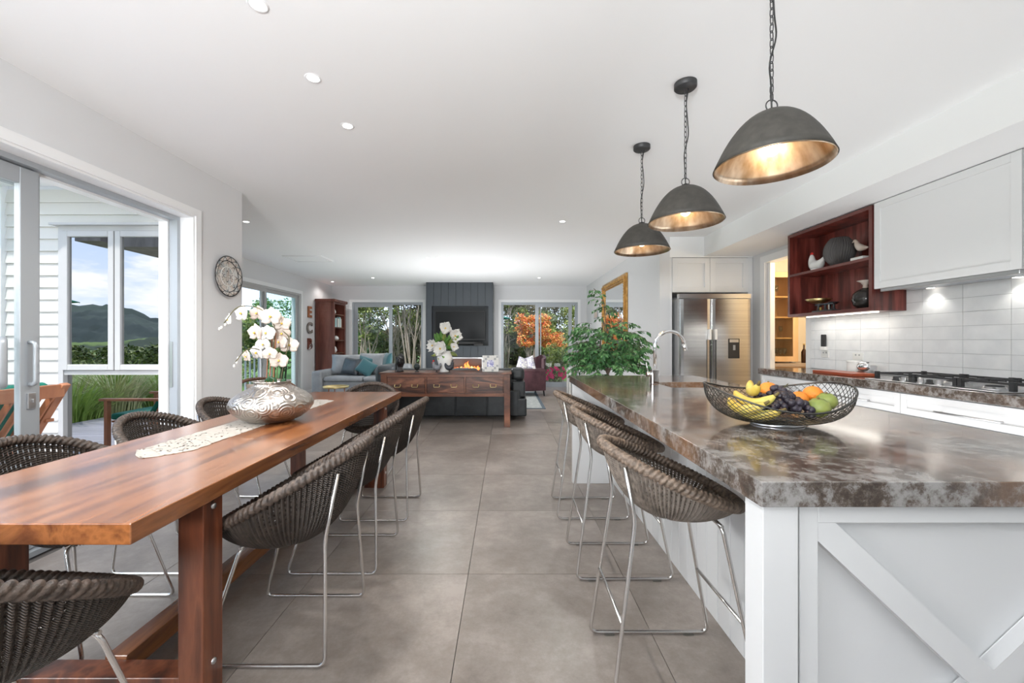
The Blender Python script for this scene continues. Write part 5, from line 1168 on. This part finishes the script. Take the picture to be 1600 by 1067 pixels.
for k in range(3): b.tube(bez([(fcx+.03*k-.03, fcy, .30), (fcx+.05*(k-1), fcy+.02, .7), (fcx+.08*(1-k), fcy, 1.1), (fcx-.05, fcy, 1.45)], 5), interp([.018, .014, .010, .004], 16), 7)
b.tube(bez([(fcx, fcy, 1.1), (fcx-.03, fcy, 1.5), (fcx-.06, fcy, 1.70), (fcx-.16, fcy-.02, 1.80)], 5), .004, 5)
def spray(c, d, n_, ll):
    p = V(c); d = V(d).normalized(); pts = [p.copy()]
    for i in range(n_):
        d = (d+V((rnd.uniform(-.1, .1), rnd.uniform(-.1, .1), -.16))).normalized(); p = p+d*.033; pts.append(p.copy())
        for s in (-1, 1):
            sd = d.cross(V((0, 0, 1))); sd = sd.normalized() if sd.length > .05 else V((1, 0, 0))
            leafquad(lf, p, d*.5+sd*s*.6+V((rnd.uniform(-.5, .5), rnd.uniform(-.5, .5), -.6+rnd.uniform(-.5, .5))), V((rnd.uniform(-1, 1), rnd.uniform(-1, 0), rnd.uniform(.2, 1))), ll*rnd.uniform(.8, 1.15), ll*.235)
    b.tube(pts, .0018, 4)
for k in range(420):
    a = rnd.uniform(0, 2*pi); el = rnd.uniform(-.4, 1); rr = rnd.uniform(.15, .95)
    z = .98+.46*el*rr; wmax = .37 if z < 1.2 else .37*max(.22, 1-(z-1.2)/.38)
    c = V((fcx+wmax*rr*cos(a), fcy+.30*rr*sin(a), z+.04)); spray(c, V((cos(a), sin(a)*.8, .45)), rnd.randint(3, 6), .060)
for k in range(26):
    z = 1.25+.55*k/26; x = fcx-.02-.12*max(0, (z-1.55)/.25); a = rnd.uniform(0, 2*pi); spray((x, fcy, z), (cos(a), sin(a)*.6, .35), rnd.randint(2, 4), .055)
b.build('trunk', M['barkd'], fc); stuff(lf.build('foliage', M['ficus'], fc))
# ================================================================== OUTSIDE
struct('ground', MB().box(-60, 40, 11.15, 60, -.45, -.14).box(-60, -6.62, -60, 11.15, -.5, -.2).box(-6.6, -4.8, 3.9, 11.15, -.4, -.16).box(-6.6, 4, -60, -3.8, -.5, -.25), M['grass'])
dk = struct('deck_base', MB().box(-6.6, -2.83, -3.9, 3.83, -.16, -.05), M['greywood'])
dm = MB().box(-1.88, 1.88, -.066, .066, 0, .022).mesh('deck_board', M['deck'])
for k in range(56):
    o = bpy.data.objects.new('deck_board', dm); C.objects.link(o); o.parent = dk; o.location = (-4.715, -3.82+.137*k, -.05)
# hills: ridged terrain meshes at true distance
def hill(name, cx, cy, rad0, rad1, a0, a1, h, m_, seed, base_=-6):
    rn = random.Random(seed); ph = [rn.uniform(0, 6.28) for _ in range(8)]; b = MB()
    def fn(u, v):
        a = a0+(a1-a0)*u; r = rad0+(rad1-rad0)*v
        hh = h*(.62+.16*sin(3*a*2+ph[0])+.12*sin(9*a+ph[1])+.05*sin(23*a+ph[2])+.02*sin(61*a+ph[3]))*sin(pi*min(1, v*1.02)/2 if v < .7 else pi/2*(1-(v-.7)*.5))
        return (cx+r*cos(a), cy+r*sin(a), base_+hh+.015*h*sin(40*v+17*a)+rn.uniform(-.035, .035)*h)
    b.grid(fn, 420, 44); return struct(name, b, m_)
hill('hill_near', -6, -2, 22, 120, R(152), R(330), 6.2, M['hill'], 3, -3.2)
hill('hill_far', -6, -2, 150, 420, R(135), R(340), 36, M['hillf'], 5, -9)
hill('hill_back', 0, 10, 60, 260, R(20), R(160), 22, M['hill'], 8, -5)
# blades
def tuft(b, c, n, h, sp_, rn, lean=.6):
    for k in range(n):
        a = rn.uniform(0, 6.28); r = rn.uniform(0, sp_*.3); hh = h*rn.uniform(.6, 1.1); l = lean*rn.uniform(.3, 1.2)
        p = V(c)+V((r*cos(a), r*sin(a), 0)); d = V((cos(a), sin(a), 0)); s = V((-sin(a), cos(a), 0))*.004*(1+h)
        P = [p+d*hh*l*t*t+V((0, 0, hh*(t-.35*l*t*t))) for t in (0, .35, .7, 1)]
        vs_ = [P[0]-s, P[0]+s, P[1]-s, P[1]+s, P[2]-s*.8, P[2]+s*.8, P[3]]
        b.add(vs_, [(0, 1, 3, 2), (2, 3, 5, 4), (4, 5, 6)])
rn = random.Random(9)
for i, (x, y, h, lb) in enumerate([(-7.1, 1.9, .95, 'clump of long grass at the deck edge nearest the outside window'), (-7.0, 1.0, 1.0, 'second clump of long grass along the deck edge'), (-7.2, .1, 1.1, 'third clump of long grass along the deck edge'), (-7.0, -.8, 1.0, 'fourth clump of long grass along the deck edge'), (-7.9, .6, 1.1, 'tall grass clump set back from the deck edge'), (-7.8, -.6, 1.2, 'tall back grass clump farthest from the house'), (-7.1, 2.8, 1.0, 'grass clump nearest the white corner board outside')]):
    t = thing('grass_clump', lb, 'ornamental grass', (x, y, -.2), 0, 'long grasses along the deck'); b = MB(); tuft(b, (x, y, -.2), 420, h, 1.2, rn, .8); stuff(b.build('blades', M['blade'] if i % 2 else M['bladey'], t)); b = MB(); b.lathe([(.12, 0), (.06, .14), (.0001, .16)], (x, y, -.2), 10); b.build('crown', M['soil'], t)
# red outdoor chair
oc = thing('outdoor_chair', 'red brown slatted timber outdoor chair with green cushion outside the door', 'chair', (-3.75, 2.95, -.03))
W = M['outwood']; zb_ = -.028
xt, xb, ztp, zsl = -3.38, -3.66, .86, .36
for y in (2.66, 3.24): MB().bar((xt+.02, y, ztp+.03), (xb-.05, y, zsl-.05), .035, .06, (0, 1, 0)).build('back_post', W, oc, bevel=.003, seg=1)
MB().bar((xt, 2.66, ztp-.02), (xt, 3.24, ztp-.02), .035, .10).build('top_rail', W, oc, bevel=.004, seg=1); MB().bar((xb, 2.66, zsl), (xb, 3.24, zsl), .03, .06).build('lower_rail', W, oc)
for k in range(6): y = 2.735+.086*k; MB().bar((xt-.01, y, ztp-.06), (xb, y, zsl+.02), .012, .042, (1, 0, 0)).build('back_slat', W, oc)
for k in range(5): x = -3.70-.10*k; MB().bar((x, 2.67, .36), (x, 3.23, .36), .07, .018).build('seat_slat', W, oc)
for y in (2.64, 3.26):
    MB().bar((-3.50, y, .60), (-4.22, y, .60), .06, .025).build('armrest', W, oc, bevel=.003, seg=1); MB().bar((-4.15, y, .59), (-4.15, y, zb_), .045, .035).build('front_leg', W, oc); MB().bar((-3.70, y, .40), (-3.42, y, zb_), .045, .035, (0, 1, 0)).build('rear_leg', W, oc)
t_cush = t = cushion('green padded cushion on the red timber outdoor chair', (-3.86, 2.95, .45), .5, .5, 0, 0, 0, M['green'])
for o in list(t.children): bpy.data.objects.remove(o)
MB().box(-4.18, -3.70, 2.70, 3.20, .37, .44).build('seat_pad', M['green'], t, bevel=.02, seg=2); MB().bar((-3.46, 2.95, .90), (-3.74, 2.95, .44), .50, .055, (1, 0, .6)).build('back_pad', M['green'], t, bevel=.015)

for o in [oc, t_cush]: o.location.x -= .10; o.location.z -= .0
t = thing('strappy_plant', 'bright green strappy plant at the deck edge by the grasses', 'plant', (-6.9, -1.9, -.2)); b = MB(); tuft(b, (-6.9, -1.9, -.2), 160, 1.0, .8, rn, .8); stuff(b.build('leaves', M['leafg'], t)); b = MB(); b.lathe([(.12, 0), (.06, .14), (.0001, .16)], (-6.9, -1.9, -.2), 10); b.build('crown', M['soil'], t)
# umbrellas
def umbrella(x, y, r, z0, z1, lb):
    t = thing('garden_umbrella', lb, 'umbrella', (x, y, -.16)); b = MB(); n = 8
    b.add([(x, y, z1)]+[(x+r*cos(2*pi*k/n), y+r*sin(2*pi*k/n), z0) for k in range(n)], [(0, 1+k, 1+(k+1) % n) for k in range(n)]); b.build('canopy', M['green'], t, solid=.01)
    MB().tube([(x, y, -.16), (x, y, z1)], .022, 8).build('pole', W, t); b = MB()
    for k in range(n): b.tube([(x, y, z1-.03), (x+r*cos(2*pi*k/n), y+r*sin(2*pi*k/n), z0-.01)], .006, 4)
    b.build('ribs', W, t); MB().cyl((x, y, -.16), .22, .06).build('base', M['iron'], t)
umbrella(-9.9, -.6, 1.0, 2.05, 2.40, 'green umbrella reflected beside clouds in the outside window')
umbrella(-1.30, 13.6, 1.45, 1.95, 2.45, 'green umbrella in the rear garden left of the orange tree')
umbrella(-9.2, 13.0, 1.3, 1.55, 1.95, 'green umbrella beyond the left sliding window')
# pergola rafters seen in the reflection
pg = struct('pergola', MB().box(-5.35, -4.4, 1.2, 2.0, 2.50, 2.9).box(-5.85, -5.5, 1.5, 2.0, 2.58, 2.9), M['greywood'])
# deck balustrade beyond window_2
bl = thing('balustrade', 'grey balustrade of upright posts beyond the left sliding window', 'railing', (-6.0, 9.0, -.1))
MB().box(-6.05, -5.95, 6.2, 10.6, .86, .90).build('top_rail', M['alu'], bl)
for k in range(26): MB().box(-6.015, -5.985, 6.25+.17*k, 6.28+.17*k, -.16, .86).build('baluster', M['alu'], bl)
struct('side_deck', MB().box(-6.5, -4.8, 4.1, 10.9, -.15, -.05), M['deck'])
# trees
def blob(b, c, r, n, s, rn, flatz=1):
    for k in range(n):
        a = rn.uniform(0, 6.28); z = rn.uniform(-1, 1); q = (1-z*z)**.5; rr = rn.uniform(.72, 1.03)
        p = V((c[0]+r*rr*q*cos(a), c[1]+r*rr*q*sin(a), c[2]+r*rr*z*flatz)); d = V((rn.uniform(-1, 1), rn.uniform(-1, 1), rn.uniform(-.6, .8))).normalized()
        nn = V((rn.uniform(-1, 1), rn.uniform(-1, 1), rn.uniform(0, 1.4))).normalized(); leafquad(b, p, d, nn, s*rn.uniform(.7, 1.3), s*.32)
def tree(nm, lb, cat, x, y, h0, h1, w_, m_, bark, seed, nst=4, nb=26, leaf=.10, per=230, grp='trees beyond the rear windows', z0=-.14, sr=.035, rs=1):
    rn = random.Random(seed); t = thing(nm, lb, cat, (x, y, z0), 0, grp); b = MB(); s = MB(); tips = []
    for k in range(nst):
        a = rn.uniform(0, 6.28); dx, dy = w_*.8*cos(a)*rn.uniform(.4, 1), w_*.5*sin(a)
        bx = x+rn.uniform(-.25, .25)*w_; by = y+rn.uniform(-.2, .2)
        top = V((bx+dx, by+dy, h0+rn.uniform(.1, .6)*(h1-h0)))
        pts = bez([(bx, by, z0), (bx+dx*.25+rn.uniform(-.1, .1), by+dy*.3, z0+(top.z-z0)*.4), (bx+dx*.6+rn.uniform(-.12, .12), by+dy*.7, z0+(top.z-z0)*.72), top], 4)
        s.tube(pts, interp([sr, sr*.75, sr*.5, sr*.2], len(pts)), 6); tips.append(top)
        for q in (5, 7, 9):
            p = pts[min(q, len(pts)-1)]; e_ = p+V((rn.uniform(-.5, .5)*w_, rn.uniform(-.4, .4)*w_, rn.uniform(.3, .9)*(h0-z0)*.4)); s.tube([p, p+(e_-p)*.5+V((0, 0, .08)), e_], [sr*.4, sr*.3, sr*.12], 5); tips.append(e_)
    s.build('trunk', bark, t)
    for k in range(nb):
        c = (x+rn.uniform(-1, 1)*w_, y+rn.uniform(-.7, .7)*w_, rn.uniform(h0, h1)); blob(b, c, rn.uniform(.22, .42)*w_**.5*rs, per, leaf, rn, .7)
    stuff(b.build('foliage', m_, t)); return t
lf_ = M
tr = [
 ('manuka_tree', 'olive leaved tree at the left edge of the left rear window', 'tree', -4.9, 14.2, 1.3, 4.2, 1.1, M['leafd'], M['bark'], 1),
 ('manuka_tree', 'bright green tree behind the left pane of the left rear window', 'tree', -4.3, 16.0, 1.3, 4.6, 1.3, M['leafy'], M['bark'], 2),
 ('manuka_tree', 'pale many stemmed tree in the right pane of the left rear window', 'tree', -3.1, 13.6, 2.25, 4.2, 1.0, M['leafy'], M['bark'], 3),
 ('manuka_tree', 'pale bare stemmed tree next to the dark fireplace breast, outside', 'tree', -2.5, 14.0, 2.2, 4.4, 1.0, M['leafo'], M['bark'], 4),
 ('manuka_tree', 'green tree at the left edge of the right rear window', 'tree', -.1, 14.8, 1.6, 4.4, .9, M['leafy'], M['bark'], 5),
 ('manuka_tree', 'brown olive tree above the orange tree', 'tree', .9, 16.5, 2.1, 4.8, 1.2, M['leafo'], M['bark'], 6),
 ('manuka_tree', 'dark tree above the mullion of the right rear window', 'tree', 1.7, 17.5, 1.6, 4.8, 1.3, M['leafd'], M['bark'], 7),
 ('manuka_tree', 'leafy green tree in the right pane of the right rear window', 'tree', 2.5, 15.6, 1.0, 4.6, 1.1, M['leafy'], M['bark'], 8),
 ('dense_tree', 'dark dense tree filling the gap behind the rear fireplace', 'tree', -1.2, 18.0, .6, 5.0, 2.0, M['leafd'], M['barkd'], 9),
]
for a in tr: tree(*a, nst=9)
tree('backdrop_tree', 'broad dark tree far behind the left rear window', 'tree', -5.4, 20.5, .3, 4.6, 2.6, M['leafd'], M['barkd'], 31, 5, 46, .13, 170)
tree('backdrop_tree', 'broad olive tree far behind the bare stems', 'tree', -3.0, 19.5, .3, 5.2, 2.2, M['leafo'], M['barkd'], 32, 5, 46, .13, 170)
tree('backdrop_tree', 'broad olive tree far behind the orange tree', 'tree', .6, 20.5, .2, 5.2, 2.3, M['leafo'], M['barkd'], 33, 5, 46, .13, 170)
tree('backdrop_tree', 'broad dark tree far behind the right garden shrub', 'tree', 3.6, 19.5, .2, 5.4, 2.3, M['leafd'], M['barkd'], 34, 5, 46, .13, 170)
for i, (x, y, m_, lb) in enumerate([(-5.2, 17.8, 'leafd', 'low dark bush far behind the left rear window'), (-3.6, 17.2, 'leafo', 'low olive bush behind the bare stems'), (-.2, 17.6, 'leafo', 'low olive bush behind the armchair'), (1.2, 18.4, 'leafd', 'low dark bush behind the orange trees'), (3.2, 17.4, 'leafd', 'low dark bush behind the garden shrub'), (-6.6, 19.5, 'leafg', 'low green bush beyond the bookcase corner')]):
    tree('undergrowth_bush', lb, 'bush', x, y, .0, 1.7, 1.2, M[m_], M['barkd'], 50+i, 3, 30, .12, 190)
for i, (x, y, lb) in enumerate([(-24, -13, 'distant bush left in the outside window reflection'), (-27, -18, 'distant bush in the middle of the outside window reflection'), (-21, -19, 'distant bush right in the outside window reflection'), (-33, -16, 'farthest bush on the field in the window reflection')]):
    tree('field_bush', lb, 'bush', x, y, -.9, .55, 3.4, M['leafd'], M['barkd'], 70+i, 3, 40, .26, 150, 'bushes on the far field', z0=-1.0)
tree('maple_tree', 'orange and red leaved autumn tree behind the armchair', 'tree', .92, 13.9, 1.05, 2.05, .52, M['maple'], M['bark'], 12, 6, 62, .075, 45, sr=.02, rs=.55)
tree('maple_tree', 'low orange leaved shrub in the right pane of the garden window', 'tree', 1.55, 14.3, 1.0, 1.45, .42, M['maple'], M['bark'], 13, 4, 34, .07, 40, sr=.018, rs=.5)
tree('garden_shrub', 'green shrub growing outside the right edge of the right rear window', 'shrub', 1.62, 12.5, .3, 1.05, .34, M['leafy'], M['barkd'], 14, 5, 20, .06, 90, sr=.012)
tree('left_tree', 'bushy yellow green tree beyond the deck railing', 'tree', -8.4, 12.6, .0, 1.95, 1.2, M['leafy'], M['barkd'], 15, 4, 36, .085, 170, 'trees beyond the left sliding window')
tree('left_tree', 'green leafy tree behind the right pane of the left sliding window', 'tree', -7.6, 13.6, .6, 2.55, 1.0, M['leafg'], M['barkd'], 16, 4, 34, .085, 170, 'trees beyond the left sliding window')
tree('left_tree', 'darker green tree farther behind the deck railing', 'tree', -7.0, 17.0, .2, 2.9, 1.6, M['leafd'], M['barkd'], 17, 4, 40, .11, 170, 'trees beyond the left sliding window')
tree('left_tree', 'dark shrubbery seen through the drawn back glass door', 'tree', -9.5, 6.5, -.1, 1.6, 1.6, M['leafd'], M['barkd'], 18, 4, 36, .10, 150, 'trees beyond the left sliding window')
az = thing('azalea', 'low azalea bush covered in crimson pink flowers outside the right rear window', 'shrub', (1.35, 12.0, -.14)); rn = random.Random(6); b = MB(); p = MB(); s = MB()
for k in range(10): a = rn.uniform(0, 6.28); s.tube([(1.35, 12.0, -.14), (1.35+.3*cos(a), 12.0+.25*sin(a), .22)], .008, 5)
for k in range(9): c = (1.35+rn.uniform(-.34, .34), 12.0+rn.uniform(-.25, .25), rn.uniform(.05, .30)); blob(b, c, .17, 90, .05, rn, .8)
for k in range(52):
    c = V((1.35+rn.uniform(-.46, .42), 11.85+rn.uniform(-.25, .2), rn.uniform(.12, .46)))
    for q in range(5): a = q*1.257; leafquad(p, c, V((cos(a), -.3, sin(a))), V((0, -1, .2)), .05, .02)
s.build('stems', M['barkd'], az); stuff(b.build('foliage', M['leafd'], az)); stuff(p.build('flowers', M['pink'], az))
struct('garden_bed', MB().box(.2, 3.2, 11.25, 13.2, -.15, -.06), M['soil'])
